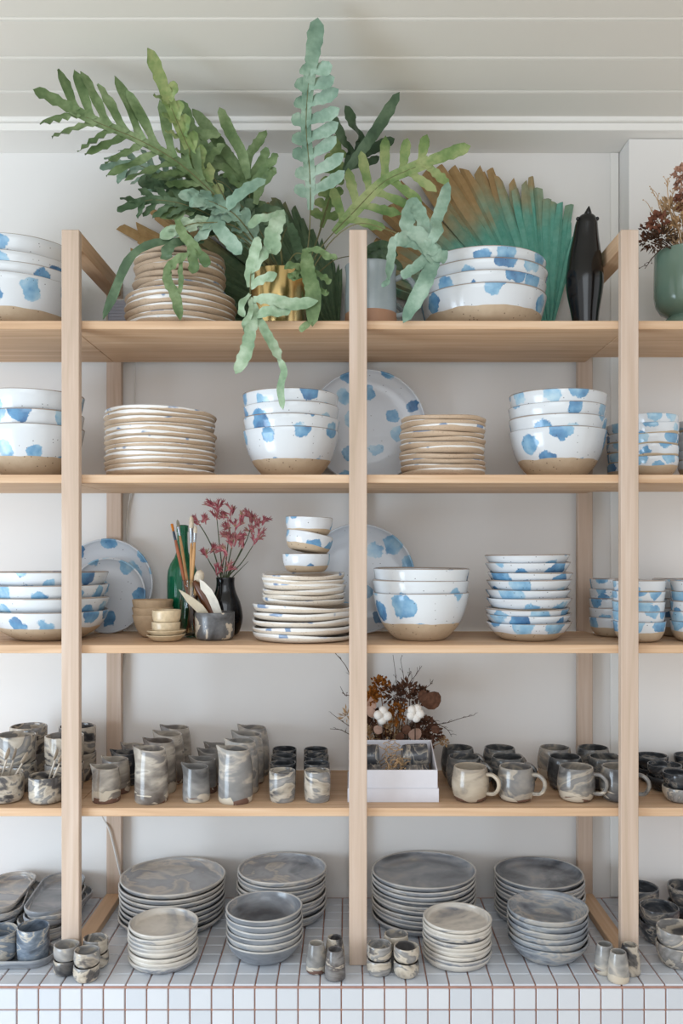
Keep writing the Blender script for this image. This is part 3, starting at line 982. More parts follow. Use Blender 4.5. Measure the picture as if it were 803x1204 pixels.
# mugs
mugprof = shell_profile([(.030, 0), (.040, .006), (.0475, .034), (.0455, .062), (.0415, .083)], .0038, .005, 14)
M_MUGD = marble_mat('mug_dark', [(.28, '#2c2b2b'), (.42, '#454647'), (.5, '#5c5c5b'), (.55, '#807a71'), (.6, '#505256'), (.75, '#656361')], (9, 9, 16), 2.0, .14, shift=.15)
M_MUGC = marble_mat('mug_cream', [(.25, '#544d48'), (.34, '#8a8074'), (.45, '#aa9d8b'), (.6, '#b8ab99'), (.72, '#958b80'), (.8, '#5f5954')], (7, 7, 20), 1.6, .15, foot=.012, shift=.1)
mugm = {k: lathe_mesh('mug_body', mugprof, mm, 40) for k, mm in (('a', M_MUG), ('d', M_MUGD), ('c', M_MUGC))}
hm = {}
for k, mm in (('a', M_MUG), ('d', M_MUGD), ('c', M_MUGC)):
    b = B()
    pts = [Vector((.042, 0, .068)), Vector((.060, 0, .0685)), Vector((.0745, 0, .056)), Vector((.075, 0, .038)), Vector((.064, 0, .023)), Vector((.043, 0, .021))]
    b.tube(catmull(pts, 16), [.0052] * 16, 8)
    b.v = [Vector((v.x, v.y * 1.25, v.z)) for v in b.v]
    hm[k] = b.mesh('mug_handle', mm)


def mug(px, Y, kind, tx, gp, rz=0.0):
    r = thing('mug', tx, 'mug', (px, Y, S4 + .0004), (0, 0, rz), gp)
    obj('body', mugm[kind], r)
    obj('handle', hm[kind], r)


for c, (px, kinds, wh) in enumerate([(553, 'cdd', 'beside the white box'), (606.5, 'add', 'next to the box-side mugs'), (677.5, 'ada', 'before the rear post'), (727, 'add', 'behind the timber post')]):
    x = X(px, 2.175)
    for i, Y in enumerate((2.175, 2.28, 2.385)):
        mug(x - .002 * i, Y, kinds[i], f'round {"cream" if kinds[i] == "c" else "dark" if kinds[i] == "d" else "grey"} marbled mug, {["front", "middle", "back"][i]} one in row {wh}', 'round mugs', random.uniform(-.62, -.48))

db = bowls('dip_bowl', [(.026, 0), (.034, .005), (.043, .022), (.044, .036)], .0035, M_DARK, 2, .012, .001, 36, 9, 161)
dB = bowls('dip_bowl', [(.026, 0), (.034, .005), (.043, .022), (.044, .036)], .0035, M_SWIRL, 1, .012, .001, 36, 9, 165)
stack('dip_bowl', 'bowl', 'dark little bowl', 'of the front pair beside mugs', 'little dark bowls', [dB[0], db[0]], X(800, 2.165), 2.165, S4, [0, .033], .01, .001, 91)
stack('dip_bowl', 'bowl', 'dark little bowl', 'of the middle pair beside mugs', 'little dark bowls', db, X(781, 2.265), 2.265, S4, [0, .030], .01, .001, 92)
stack('dip_bowl', 'bowl', 'dark little bowl', 'of the back pair beside mugs', 'little dark bowls', db, X(766, 2.355), 2.355, S4, [0, .033], .01, .001, 93)
stack('dip_bowl', 'bowl', 'dark little bowl', 'of the pair against the wall', 'little dark bowls', db, X(812, 2.355), 2.355, S4, [0, .033], .01, .001, 94)

# ------------------------------------------------------------------ third board: tan bowls, bottle, jar, vase
tb3 = bowls('clay_bowl', [(.026, 0), (.036, .008), (.049, .034), (.0545, .058)], .0038, M_TANB, 2, .01, .001, 40, 9, 171)
stack('clay_bowl', 'bowl', 'plain tan clay bowl', 'of three nested beside plates', 'tan clay bowls', tb3, X(180, 2.305), 2.305, S3, [0, .0205, .0405], .01, .001, 95)
sc = bowls('saucer', [(.026, 0), (.034, .003), (.0495, .016)], .0038, M_CREAMB, 2, .008, .001, 40, 7, 181)
stack('saucer', 'saucer', 'cream glazed saucer', 'under the little cream cups', 'cream saucers', sc, X(195.5, 2.195), 2.195, S3, [0, .0105], .01, .001, 96)
cc = bowls('pinch_bowl', [(.026, 0), (.0325, .004), (.0355, .016), (.0365, .031)], .0035, M_CREAMB, 2, .012, .001, 36, 9, 185)
stack('pinch_bowl', 'bowl', 'small cream glazed bowl', 'stacked on the cream saucers', 'small cream bowls', cc, X(195.5, 2.195), 2.195, S3 + .0165, [0, .0305], .01, .001, 97)

m, nt, bs = newmat('green_glass')
setb(nt, bs, '#1c8a63', .06, .5, Transmission_Weight=.55, IOR=1.45)
M_GREENGLASS = m
prof = [(0, .012), (.030, .002), (.037, 0), (.0405, .004), (.0415, .02), (.0415, .155), (.040, .175), (.033, .195), (.022, .212), (.0165, .228), (.0148, .25), (.0142, .282),
        (.0165, .283), (.0165, .300), (.0125, .302), (.0115, .299), (.0115, .25), (.0135, .228), (.019, .21), (.030, .192), (.0365, .172), (.038, .155), (.038, .02), (.030, .012), (0, .016)]
root = thing('green_bottle', 'tall green glass bottle standing behind the jar of brushes', 'bottle', (X(214.5, 2.375), 2.375, S3 + .0004))
obj('glass', lathe_mesh('glass', prof, M_GREENGLASS, 36), root)

m, nt, bs = newmat('clear_glass')
setb(nt, bs, '#eef3f2', .03, .5, Transmission_Weight=1.0, IOR=1.4)
M_GLASS = m
Yj = 2.285
jx = X(226, Yj)
prof = [(0, .004), (.024, .001), (.030, .003), (.0325, .012), (.0325, .108), (.030, .122), (.0265, .130), (.0265, .146), (.028, .148), (.028, .152), (.0255, .153), (.0245, .150), (.0245, .130), (.028, .121), (.0303, .107), (.0303, .012), (.026, .007), (0, .008)]
root = thing('glass_jar', 'clear glass jar full of paintbrushes beside the black vase', 'jar', (jx, Yj, S3 + .0004))
obj('glass', lathe_mesh('jar_glass', prof, M_GLASS, 36), root)


def brush(base, tip, hl, hr, hmat, ferr, bmat, blen, bw, tx, flat=1.0):
    """paintbrush from base to bristle tip"""
    base, tip = Vector(base), Vector(tip)
    d = tip - base
    L = d.length
    root = thing('paintbrush', tx, 'paintbrush', base, d.to_track_quat('Z', 'Y').to_euler(), 'paintbrushes in the jar')
    fl = blen * 1.1
    h = L - blen - fl
    b = B(); b.tube([(0, 0, 0), (0, 0, h * .5), (0, 0, h * .85), (0, 0, h)], [hr * .45, hr * .85, hr, hr * .7], 10)
    obj('handle', b.mesh('handle', hmat), root)
    b = B(); b.lathe([(0, h - .002), (hr * .75, h - .002), (hr * .8, h + fl * .3), (bw * .9, h + fl), (0, h + fl)], 12, fn=lambda x, y, z, a, r: (x, y * (1 if z < h + fl * .6 else flat), z))
    obj('ferrule', b.mesh('ferrule', ferr), root)
    b = B(); b.lathe([(0, h + fl * .95), (bw * .85, h + fl * .95), (bw, h + fl + blen * .4), (bw * .75, h + fl + blen * .8), (bw * .12, L), (0, L)] if flat == 1.0 else
                     [(0, h + fl * .95), (bw * .85, h + fl * .95), (bw * 1.05, h + fl + blen * .5), (bw * 1.0, L), (0, L)], 12, fn=lambda x, y, z, a, r: (x, y * flat, z))
    obj('bristles', b.mesh('bristles', bmat), root)


M_STEEL = plain('steel', '#a9adb1', .25, .5, .05, 40, 0, Metallic=1.0)
M_COPPER = plain('worn_handle', '#9a5a3c', .5, .3, .2)
M_RAWW = plain('raw_handle', '#c09463', .5, .3, .15)
M_ORB = plain('orange_bristle', '#c9792a', .8, .2, .2, 120)
M_WHB = plain('pale_bristle', '#cdc1ad', .8, .2, .15, 120)
M_GRB = plain('grey_bristle', '#8f8d80', .8, .2, .2, 120)
M_DKH = plain('dark_handle', '#2f3d4e', .4, .4, .2)
M_BRH = plain('brown_handle', '#5a341c', .3, .5, .2)
zj = S3 + .012
brush((jx + .010, Yj, zj), PT(202, 616, Yj), 0, .0048, M_COPPER, M_DKH, M_ORB, .020, .0065, 'flat paintbrush with orange bristles and dark ferrule', .5)
brush((jx + .006, Yj + .012, zj), PT(208.5, 611, Yj + .02), 0, .0042, M_RAWW, M_STEEL, M_GRB, .020, .0045, 'thin paintbrush with grey bristles and pale handle')
brush((jx - .004, Yj + .004, zj), PT(225, 606, Yj), 0, .0044, M_RAWW, M_STEEL, M_WHB, .034, .0068, 'paintbrush with long pale pointed bristles')
brush((jx - .008, Yj - .010, zj), PT(230, 618, Yj - .012), 0, .0046, M_RAWW, M_STEEL, M_WHB, .020, .0055, 'wooden paintbrush with short pale bristles and steel ferrule')
brush((jx - .012, Yj - .006, zj), PT(236, 670, Yj - .03), 0, .009, M_BRH, M_RAWW, M_WHB, .032, .0135, 'short mop brush with thick tan bristles and brown handle')

# marbled cup with scrapers
Yc = 2.235
cx = X(252.5, Yc)
M_PATCH = marble_mat('patched_grey_cup', [(.3, '#3d3b3b'), (.45, '#5a5a5b'), (.545, '#6a6a6b'), (.56, '#c3b7a5'), (.66, '#cbbfad'), (.70, '#5a5858'), (.8, '#4a4949')], (13, 13, 17), 1.0, .25, shift=.02)
tc_ = lathe_mesh('tool_cup', cupprof(.0515, .070, .036, .004, .051), M_PATCH, 40)
tag(obj('tool_cup', tc_, None, (cx, Yc, S3 + .0004)), 'grey cup with cream patches holding scrapers and pottery tools', 'cup')
M_BLADE = plain('worn_blade', '#d7d2c6', .4, .5, .12, 60)
M_BLADE2 = plain('wood_rib', '#c8bda6', .5, .3, .1, 60)


def blade(pts, th, mat, name, tx, depth):
    root = thing(name, tx, 'tool', PT(pts[0][0], pts[0][1], depth), (0, 0, 0), 'pottery tools in the cup')
    o0 = PT(pts[0][0], pts[0][1], depth)
    P = [PT(p[0], p[1], depth) - o0 for p in pts]
    n = len(P)
    b = B()
    b.add([p + Vector((0, -th / 2, 0)) for p in P] + [p + Vector((0, th / 2, 0)) for p in P],
          [tuple(range(n))[::-1], tuple(range(n, 2 * n))] + [(i, (i + 1) % n, n + (i + 1) % n, n + i) for i in range(n)])
    obj('blade', b.mesh(name, mat, False), root)
    return root


blade([(234.5, 681), (240, 684), (249, 693), (256, 706), (260.5, 719), (262, 736), (256, 737), (247, 720), (240, 705), (236, 693)], .003, M_BLADE, 'scraper_blade', 'pale curved scraper blade standing point up in the cup', 2.235)
blade([(210, 693), (218, 697), (229, 704), (238, 711), (244, 719), (252, 735), (244, 738), (231, 719), (220, 708)], .004, M_BLADE2, 'wooden_rib', 'pale wooden rib tool leaning out over the cup rim', 2.222)
root = thing('turning_tool', 'dark brown rounded tool handle between the two pale blades', 'tool', PT(255, 735, 2.245), (0, 0, 0), 'pottery tools in the cup')
b = B(); o0 = PT(255, 735, 2.245)
b.tube(catmull([PT(255, 735, 2.245) - o0, PT(246, 714, 2.245) - o0, PT(236, 695, 2.245) - o0, PT(228, 683, 2.245) - o0], 10), [.012, .013, .0135, .014, .0145, .0145, .013, .0115, .0095, .004], 10)
obj('grip', b.mesh('grip', M_BRH), root)

# black vase with kangaroo paw
Yv = 2.345
vx = X(265, Yv)
prof = shell_profile([(.026, 0), (.038, .010), (.0475, .045), (.042, .085), (.029, .118), (.0245, .140), (.0255, .157)], .003, .005, 18)
tag(obj('black_vase', lathe_mesh('black_vase', prof, M_BLACKV, 40), None, (vx, Yv, S3 + .0004)), 'black glazed pear-shaped vase holding red kangaroo paw flowers', 'vase')
M_PAWST = plain('paw_stalk', '#3f4a2c', .5, .3, .2)
m, nt, bs = newmat('paw_flower')
v, r = rnd_off(nt, objvec(nt))
setb(nt, bs, RAMP(nt, NOISE(nt, v, 70, 2), [(.3, '#7d3a45'), (.46, '#a85c66'), (.6, '#bf8485'), (.7, '#8d8257')]), .6, .2)
M_PAW = m
paws = thing('kangaroo_paw', 'bunch of dusky red kangaroo paw stems in the black vase', 'flowers', (vx, Yv, S3 + .1))
O = Vector((vx, Yv, S3 + .1))


def claw(b, p, d, L, rnd):
    d = d.normalized()
    up = d.orthogonal().normalized()
    ax = d.cross(up)
    bend = (up * rnd.uniform(-1, 1) + ax * rnd.uniform(-1, 1)) * L * .22
    q = [p, p + d * L * .35 + bend * .15, p + d * L * .7 + bend * .6]
    b.tube(q, [.0010, .0022, .0027], 6)
    for k in range(5):
        a = 2 * PI * k / 5 + rnd.uniform(-.3, .3)
        e = (up * math.cos(a) + ax * math.sin(a))
        b.tube([q[2] + e * .0015, q[2] + d * L * .22 + e * .0032 + bend * .3, q[2] + d * L * .42 + e * .0068 + bend * .4], [.0012, .0011, .0003], 4, False)


rnd = random.Random(3)
paw_stems = [([(262, 676), (258, 640), (255, 610)], [(254, 606, -.4, .9), (250, 594, -.5, .8), (257, 596, .2, 1)]),
             ([(259, 676), (250, 645), (238, 622), (230, 613)], [(240, 612, .1, 1), (231, 614, -.6, .7)]),
             ([(256, 678), (247, 662), (242, 652)], [(243, 652, -.5, .8), (250, 646, .4, .8)]),
             ([(264, 676), (267, 650), (270, 620)], [(272, 601, .2, 1), (266, 606, -.7, .6), (268, 618, -.8, .4), (267, 630, -.6, .5), (272, 632, .1, 1)]),
             ([(266, 676), (271, 650), (276, 625)], [(277, 618, .1, 1), (284, 612, .6, .8), (281, 632, .7, .5), (274, 640, -.2, 1)]),
             ([(267, 678), (280, 655), (290, 635), (295, 620)], [(292, 605, -.4, .9), (297, 612, .3, 1), (302, 618, .6, .7), (296, 625, .1, .6), (308, 613, .7, .7)]),
             ([(268, 680), (284, 662), (297, 642)], [(300, 636, .5, .8), (305, 630, .8, .5)]),
             ([(268, 680), (276, 662), (284, 645)], [(284, 640, .1, 1), (282, 634, -.3, .8)]),
             ([(260, 680), (262, 665), (264, 652)], [(264, 650, -.5, .8), (261, 645, -.6, .5), (257, 672, -.2, .9), (268, 668, .3, .8)]),
             ([(270, 684), (282, 670), (292, 660)], [])]
for pts, fl in paw_stems:
    jy = rnd.uniform(-.02, .02)
    base = Vector((vx + rnd.uniform(-.008, .008), Yv + rnd.uniform(-.008, .008), S3 + .09))
    P3 = [base] + [PT(p[0], p[1], Yv + jy * (i / len(pts))) for i, p in enumerate(pts)]
    b = B(); b.tube([p - O for p in catmull(P3, 14)], [.0022, .0011 if fl else .0005], 6)
    st = obj('stem', b.mesh('stem', M_PAWST), paws)
    for fx, fy, dx, dz in fl:
        b = B()
        c = PT(fx, fy, Yv + jy + rnd.uniform(-.008, .008)) - O
        tip = P3[-1] - O
        b.tube([tip, tip.lerp(c, .6), c - Vector((dx, 0, dz)).normalized() * .006], .0009, 4)
        for k in range(5):
            d = Vector((dx + rnd.uniform(-.75, .75), rnd.uniform(-.7, .5), dz + rnd.uniform(-.55, .5)))
            claw(b, c - d.normalized() * .008 + Vector((rnd.uniform(-.006, .006), rnd.uniform(-.006, .006), rnd.uniform(-.006, .006))), d, rnd.uniform(.020, .028), rnd)
        obj('flower', b.mesh('flower', M_PAW), st)

# ------------------------------------------------------------------ white box with cups, dried bouquet
bx0, bx1 = X(410, 2.15), X(514.5, 2.15)
by0, by1 = 2.152, 2.315
box = thing('gift_box', 'open white card box of marbled cups beside the mugs', 'box', ((bx0 + bx1) / 2, by0, S4 + .0004))
OB = Vector(((bx0 + bx1) / 2, by0, S4 + .0004))
hw = (bx1 - bx0) / 2
D = by1 - by0
HF, HB = .080, .120
T = .003


def quadbox(P, Q):
    b = B(); n = len(P)
    b.add(list(P) + list(Q), [tuple(range(n))[::-1], tuple(range(n, 2 * n))] + [(i, (i + 1) % n, n + (i + 1) % n, n + i) for i in range(n)])
    return b


def side(x0, x1):
    prof = [(0, .002), (D, .002), (D, HB), (0, HF)]
    return quadbox([(x0, y, z) for y, z in prof], [(x1, y, z) for y, z in prof])


for nm, bb in (('side_panel', side(-hw, -hw + T)), ('side_panel', side(hw - T, hw))):
    obj(nm, bb.mesh(nm, WHITEBOX, False), box)
b = B(); b.box(-hw + T, hw - T, 0, T, .002, HF); obj('front_panel', b.mesh('front_panel', WHITEBOX, False), box)
b = B(); b.box(-hw + T, hw - T, D - T, D, .002, HB); obj('back_panel', b.mesh('back_panel', WHITEBOX, False), box)
b = B(); b.box(-hw + T, hw - T, T, D - T, .002, .005); obj('bottom_panel', b.mesh('bottom_panel', WHITEBOX, False), box)
b = B()
for q in ((-hw - T, -hw - .0005, -T, D + T), (hw + .0005, hw + T, -T, D + T), (-hw - .0005, hw + .0005, -T, -.0005), (-hw - .0005, hw + .0005, D + .0005, D + T)):
    b.box(q[0], q[1], q[2], q[3], 0, .034)
obj('lid_sleeve', b.mesh('lid_sleeve', WHITEBOX, False), box)
bc = lathe_mesh('boxed_cup', cupprof(.0335, .064, .029), M_DKB, 32)
for px, dy, dz, tx in [(433, .050, .047, 'front left'), (489, .048, .047, 'front right'), (431, .118, .083, 'back left'), (488, .118, .085, 'back right')]:
    o = obj('boxed_cup', bc, None, OB + Vector((X(px, by0 + dy) - OB.x - .034, dy, dz)), (0, PI / 2, 0.05))
    side_ = 'nearer the post' if px < 460 else 'nearer the mugs'
    tag(o, f'grey marbled cup lying in the {"front" if dy < .08 else "back"} of the white box, {side_}', 'cup', 'cups in the white box')
b = B()
rnd = random.Random(11)
for i in range(380):
    c = Vector((rnd.uniform(-hw + .012, hw - .012), rnd.uniform(.012, D - .012), 0))
    zmax = .02 + c.y * .3
    if abs(c.x - (X(465, 2.2) - OB.x)) < .025:
        zmax += .055
    c.z = .010 + rnd.uniform(.2, 1) * zmax
    pts = [c]
    d = Vector((rnd.uniform(-1, 1), rnd.uniform(-1, 1), rnd.uniform(-.6, .8)))
    for k in range(4):
        d = (d + Vector((rnd.uniform(-1, 1), rnd.uniform(-1, 1), rnd.uniform(-1, 1))) * .9).normalized()
        q = pts[-1] + d * .008
        q.x = min(max(q.x, -hw + .006), hw - .006); q.y = min(max(q.y, .006), D - .006); q.z = max(q.z, .007)
        pts.append(q)
    b.tube(pts, .0011, 4, False)
o = obj('shredded_paper', b.mesh('shredded_paper', M_STRAW), None, OB)
tag(o, 'brown shredded paper filling around the cups in the white box', 'packing paper'); o['kind'] = 'stuff'


def petals(b, c, n, R, L, W, rnd, flat=.5, up=(0, -.3, .6)):
    """a ragged head of small pointed petals round c"""
    for i in range(n):
        d = Vector((rnd.gauss(0, 1), rnd.gauss(0, 1) * .8, rnd.gauss(0, 1))) + Vector(up) * .6
        d.normalize()
        p = c + d * R * rnd.uniform(.25, 1)
        s = d.orthogonal().normalized()
        s = (s * math.cos(i) + d.cross(s) * math.sin(i))
        l, w = L * rnd.uniform(.6, 1.2), W * rnd.uniform(.7, 1.2)
        t = d.cross(s) * w * .3
        b.add([p, p + d * l * .5 + s * w + t, p + d * l + t * rnd.uniform(-2, 2), p + d * l * .5 - s * w + t], [(0, 1, 2), (0, 2, 3)])


def twig(b, P, r0, r1, rnd, n=3, L=.02, buds=None):
    C = catmull(P, 14)
    b.tube(C, [r0, r1], 5)
    for i in range(n):
        p = C[rnd.randint(5, 13)]
        d = (C[-1] - C[5]).normalized() + Vector((rnd.uniform(-.9, .9), rnd.uniform(-.5, .5), rnd.uniform(-.3, .7)))
        q = p + d.normalized() * L * rnd.uniform(.5, 1.1)
        b.tube([p, p.lerp(q, .5) + Vector((0, 0, .002)), q], [r1 * 1.2, r1 * .6], 4)
        if buds:
            b.sphere(q, buds, 6, 4)


def roundleaf(b, c, R, d, rnd):
    d = Vector(d).normalized()
    s = d.cross(Vector((0, 1, .2))).normalized()
    nrm = s.cross(d)
    n = 12
    vs = [c]
    for k in range(n):
        a = 2 * PI * k / n
        vs.append(c + (d * math.cos(a) + s * math.sin(a) * .9) * R + nrm * (math.cos(2 * a) * R * .22 + rnd.uniform(-1, 1) * R * .05))
    b.add(vs, [(0, k + 1, (k + 1) % n + 1) for k in range(n)])


Yq = 2.385
OQ = Vector((X(462, Yq), Yq, S4 + .001))
bq = thing('dried_bouquet', 'dried bouquet with cotton bolls and bare twigs behind the white box', 'flowers', OQ)
rnd = random.Random(5)


def qp(px, py, dy=0.0):
    return PT(px, py, Yq + dy) - OQ


for (c, n, R, L, W, mm) in [((447, 808), 70, .024, .012, .004, M_RUST), ((436, 822), 45, .018, .014, .004, M_RUST), ((463, 817), 60, .026, .016, .003, M_BROWN),
                            ((478, 812), 50, .022, .018, .003, M_BROWN), ((493, 818), 50, .022, .014, .004, M_BROWN), ((467, 838), 60, .024, .012, .004, M_RUST),
                            ((440, 845), 55, .022, .014, .005, M_BROWN), ((462, 857), 60, .026, .012, .004, M_STRAW), ((497, 855), 55, .025, .014, .005, M_BROWN),
                            ((480, 865), 60, .026, .012, .005, M_BROWN), ((437, 864), 50, .022, .012, .005, M_STRAW), ((509, 862), 40, .02, .012, .004, M_BROWN),
                            ((521, 872), 26, .012, .007, .004, M_STRAW), ((455, 870), 60, .025, .012, .005, M_BROWN), ((500, 870), 50, .022, .012, .005, M_BROWN), ((408, 842), 22, .014, .02, .0015, M_STRAW)]:
    b = B(); petals(b, qp(c[0], c[1], rnd.uniform(-.02, .02)), int(n * 2.4), R * 1.15, L, W * 1.25, rnd)
    b.tube([qp(c[0], c[1]), qp((c[0] + 462 * 2) / 3, 890, .0), Vector((rnd.uniform(-.02, .02), rnd.uniform(-.02, .02), .001))], .0014, 5)
    obj('flower_head', b.mesh('flower_head', mm, False), bq)
for c in ((450, 841), (488, 838)):
    r = B(); p = qp(c[0], c[1], -.045)
    r.tube([p, qp(c[0], 880, -.03), Vector((0, -.01, .002))], .0016, 5)
    bo = obj('cotton_boll', r.mesh('cotton_stalk', M_TWIG), bq)
    for k in range(5 if c[0] > 470 else 4):
        a = 2 * PI * k / (5 if c[0] > 470 else 4) + .7 + c[0]
        rr = B(); rr.sphere(p + Vector((math.cos(a) * .0125, -.004 + rnd.uniform(-.004, .004), math.sin(a) * .0125)), .0125, 12, 8, (1, .9, 1.05))
        obj('lint', rr.mesh('lint', M_COTTON), bo)
for c, R, d, mm in [((507, 823), .029, (1, 0, .3), M_BROWN), ((497, 818), .016, (.3, 0, 1), M_BROWN), ((434, 829), .022, (.3, 0, 1), M_PINKISH), ((437, 838), .014, (1, 0, -1), M_PINKISH),
                    ((445, 858), .014, (-1, 0, .4), M_PINKISH), ((488, 863), .019, (1, 0, .5), M_PINKISH), ((478, 858), .014, (-.4, 0, 1), M_BROWN), ((470, 866), .013, (1, 0, 1), M_BROWN), ((512, 858), .012, (1, 0, -1), M_BROWN)]:
    b = B(); roundleaf(b, qp(c[0], c[1], -.03), R, d, rnd); obj('leaf', b.mesh('leaf', mm), bq)
for P in ([(468, 850), (467, 820), (466, 800), (462, 770)], [(470, 850), (474, 820), (475, 800), (471, 776)], [(480, 845), (482, 805), (488, 795), (496, 783)], [(490, 840), (495, 815), (502, 808), (508, 803)],
          [(484, 850), (505, 852), (525, 850), (540, 845), (557, 841)], [(500, 850), (517, 853), (526, 858), (531, 866)], [(470, 830), (478, 802), (480, 796), (484, 790)],
          [(425, 870), (412, 855), (402, 848), (390, 839)], [(425, 872), (408, 862), (400, 858), (388, 857)], [(428, 860), (412, 820), (406, 818), (400, 807)], [(430, 840), (410, 790), (402, 777), (393, 767)]):
    b = B(); twig(b, [Vector((0, 0, .002))] + [qp(p[0], p[1], rnd.uniform(-.03, .03)) for p in P], .0017, .0006, rnd, 5, .016, .0014 if P[0][0] in (468, 428, 470) else None)
    obj('twig', b.mesh('twig', M_TWIG), bq)

# ------------------------------------------------------------------ top board
# pale box with its cord
rb_ = plain('grey_plastic', '#a9a9b3', .55, .3, .04)
rx0, rx1 = X(128.5, 2.42), X(172, 2.42)
router = thing('router_box', 'pale grey ribbed plastic box on the top board behind tan plates', 'box', ((rx0 + rx1) / 2, 2.40, S1 + .0004))
b = B(); b.box(-(rx1 - rx0) / 2, (rx1 - rx0) / 2, 0, .05, 0, .138, .004); obj('case', b.mesh('case', rb_, False), router)
for k in range(14):
    b = B(); b.box(-(rx1 - rx0) / 2 + .004, (rx1 - rx0) / 2 - .004, -.0015, 0, .012 + k * .0088, .0165 + k * .0088, .0005); obj('rib', b.mesh('rib', rb_, False), router)
b = B(); b.box(-(rx1 - rx0) / 2 + .006, (rx1 - rx0) / 2 - .006, .004, .046, .138, .142, .001); obj('cap', b.mesh('cap', M_CORD, False), router)
P = [PT(150, 360, 2.478), PT(158, 420, 2.485), PT(158, 470, 2.488), PT(156, 560, 2.49), PT(149, 610, 2.492), PT(150, 680, 2.494), PT(148, 760, 2.494), PT(134, 860, 2.4955), PT(124, 930, 2.4955), PT(120, 952, 2.494), PT(121, 962, 2.475), PT(127, 972, 2.4635), PT(132, 988, 2.463), PT(141, 1026, 2.463), PT(147, 1042, 2.475), PT(152, 1055, 2.485)]
P[0].z = S1 + .03
b = B(); b.tube(catmull(P, 70), .0024, 6)
tag(obj('power_cord', b.mesh('power_cord', M_CORD)), 'thin pale power cord running down the wall behind the shelving', 'cord')

# gold pot
m, nt, bs = newmat('brass')
setb(nt, bs, MIX(nt, NOISE(nt, objvec(nt), 14, 2), '#d6b878', '#e6ce98'), .22, .5, Metallic=1.0)
Yg = 2.215
gx = X(327.5, Yg)
pot = thing('gold_pot', 'shiny gold metal pot holding the fern', 'pot', (gx, Yg, S1 + .0004))
obj('body', lathe_mesh('pot_body', [(0, .004), (.066, .004), (.0715, .006), (.072, .010), (.072, .148), (.0715, .1495), (.0695, .1495), (.069, .147), (.069, .120), (0, .120)], m, 56), pot)
obj('soil', lathe_mesh('pot_soil', [(0.0, .1385), (.04, .137), (.068, .1345)], plain('soil', '#2f261e', .95, .1, .3, 90, .5), 32), pot)
b = B(); b.lathe([(0, 0), (.070, 0), (.0705, .0038), (0, .0038)], 40); obj('base_ring', b.mesh('base_ring', M_STEEL), pot)


# pale blue pitchers
def pitcher(px, Y, R, h, tx, hz=.5):
    r = thing('pitcher', tx, 'pitcher', (X(px, Y), Y, S1 + .0004), (0, 0, -.12), 'pale blue pitchers')
    m_, nt_, bs_ = newmat('pitcher_glaze')
    ov = objvec(nt_)
    z = N(nt_, 'ShaderNodeSeparateXYZ', {0: ov}).outputs[2]
    raw = MA(nt_, 'LESS_THAN', z, .040)
    gl_ = MIX(nt_, NOISE(nt_, ov, 30, 3), '#93a0a4', '#a6b0b3')
    setb(nt_, bs_, MIX(nt_, raw, gl_, '#a87f63'), MA(nt_, 'ADD', MA(nt_, 'MULTIPLY', raw, .4), .2), .5)
    obj('body', lathe_mesh('pitcher_body', shell_profile([(R * .95, 0), (R, .006), (R * .99, h * .5), (R * .96, h * .85), (R * 1.0, h)], .004, .006, 14), m_, 48), r)
    b = B()
    b.tube(catmull([Vector((R * .94, 0, h * .80)), Vector((R + .022, 0, h * .84)), Vector((R + .046, 0, h * .66)), Vector((R + .042, 0, h * .42)), Vector((R + .022, 0, h * .26)), Vector((R * .95, 0, h * .22))], 20), [.0075, .0068], 8)
    obj('handle', b.mesh('pitcher_handle', M_PALE), r)


pitcher(436, 2.20, .0665, .162, 'pale blue grey handled pitcher beside the middle post')
pitcher(432, 2.385, .055, .140, 'pale blue grey pitcher hidden behind another one')


# bird figure
Yb = 2.215
bird = thing('bird_figure', 'glossy black standing bird figure before the teal palm fan', 'figurine', (X(688.5, Yb), Yb, S1 + .0004))
bp = [(0, 0), (.022, 0), (.030, .004), (.0315, .020), (.036, .055), (.044, .100), (.0475, .135), (.046, .165), (.0405, .205), (.0335, .240), (.0295, .265), (.027, .280), (.0215, .292), (.012, .2985), (0, .300)]
b = B(); b.lathe([(v.x, v.y) for v in catmull([Vector((r, z, 0)) for r, z in bp], 40)], 40, fn=lambda x, y, z, a, r: (x, y * 1.1 - .012 * max(0, (z - .2) / .1) + .01 * math.sin(z / .3 * PI), z))
obj('body', b.mesh('bird_body', M_BLACK), bird)
b = B(); b.lathe([(0, 0), (.0135, .001), (.0105, .012), (.005, .024), (.0012, .031), (0, .0315)], 16); o = obj('beak', b.mesh('beak', M_BLACK), bird, (0, -.016, .286), (.5, 0, 0))
for s in (-1, 1):
    b = B(); b.sphere((0, 0, 0), .0052, 12, 8); obj('eye', b.mesh('eye', M_BLACK), bird, (s * .0245, -.018, .286))
b = B(); b.tube([(.022, .02, .055), (.029, -.006, .03), (.036, -.012, .001)], [.003, .0022], 8); obj('leg', b.mesh('leg', M_BLACK), bird)

# sage vase with dried flowers
Ys_ = 2.25
sx = X(807, Ys_)
prof = [(0, .0), (.050, 0), (.058, .006), (.063, .020), (.061, .034), (.050, .045), (.046, .049), (.050, .053), (.066, .062), (.077, .080), (.0815, .105), (.0815, .150), (.080, .212), (.0805, .216), (.078, .218), (.0755, .216), (.0765, .150), (.0765, .105), (.070, .082), (.05, .066), (0, .060)]
tag(obj('sage_vase', lathe_mesh('sage_vase', prof, M_SAGE, 56), None, (sx, Ys_, S1 + .0004)), 'glossy sage green footed vase of dried flowers', 'vase')
OD = Vector((sx, Ys_, S1 + .19))
dr = thing('dried_flowers', 'brown dried flowers and straw stalks in the sage vase', 'flowers', OD)
rnd = random.Random(21)


def dp(px, py, dy=0.0):
    return PT(px, py, Ys_ + dy) - OD


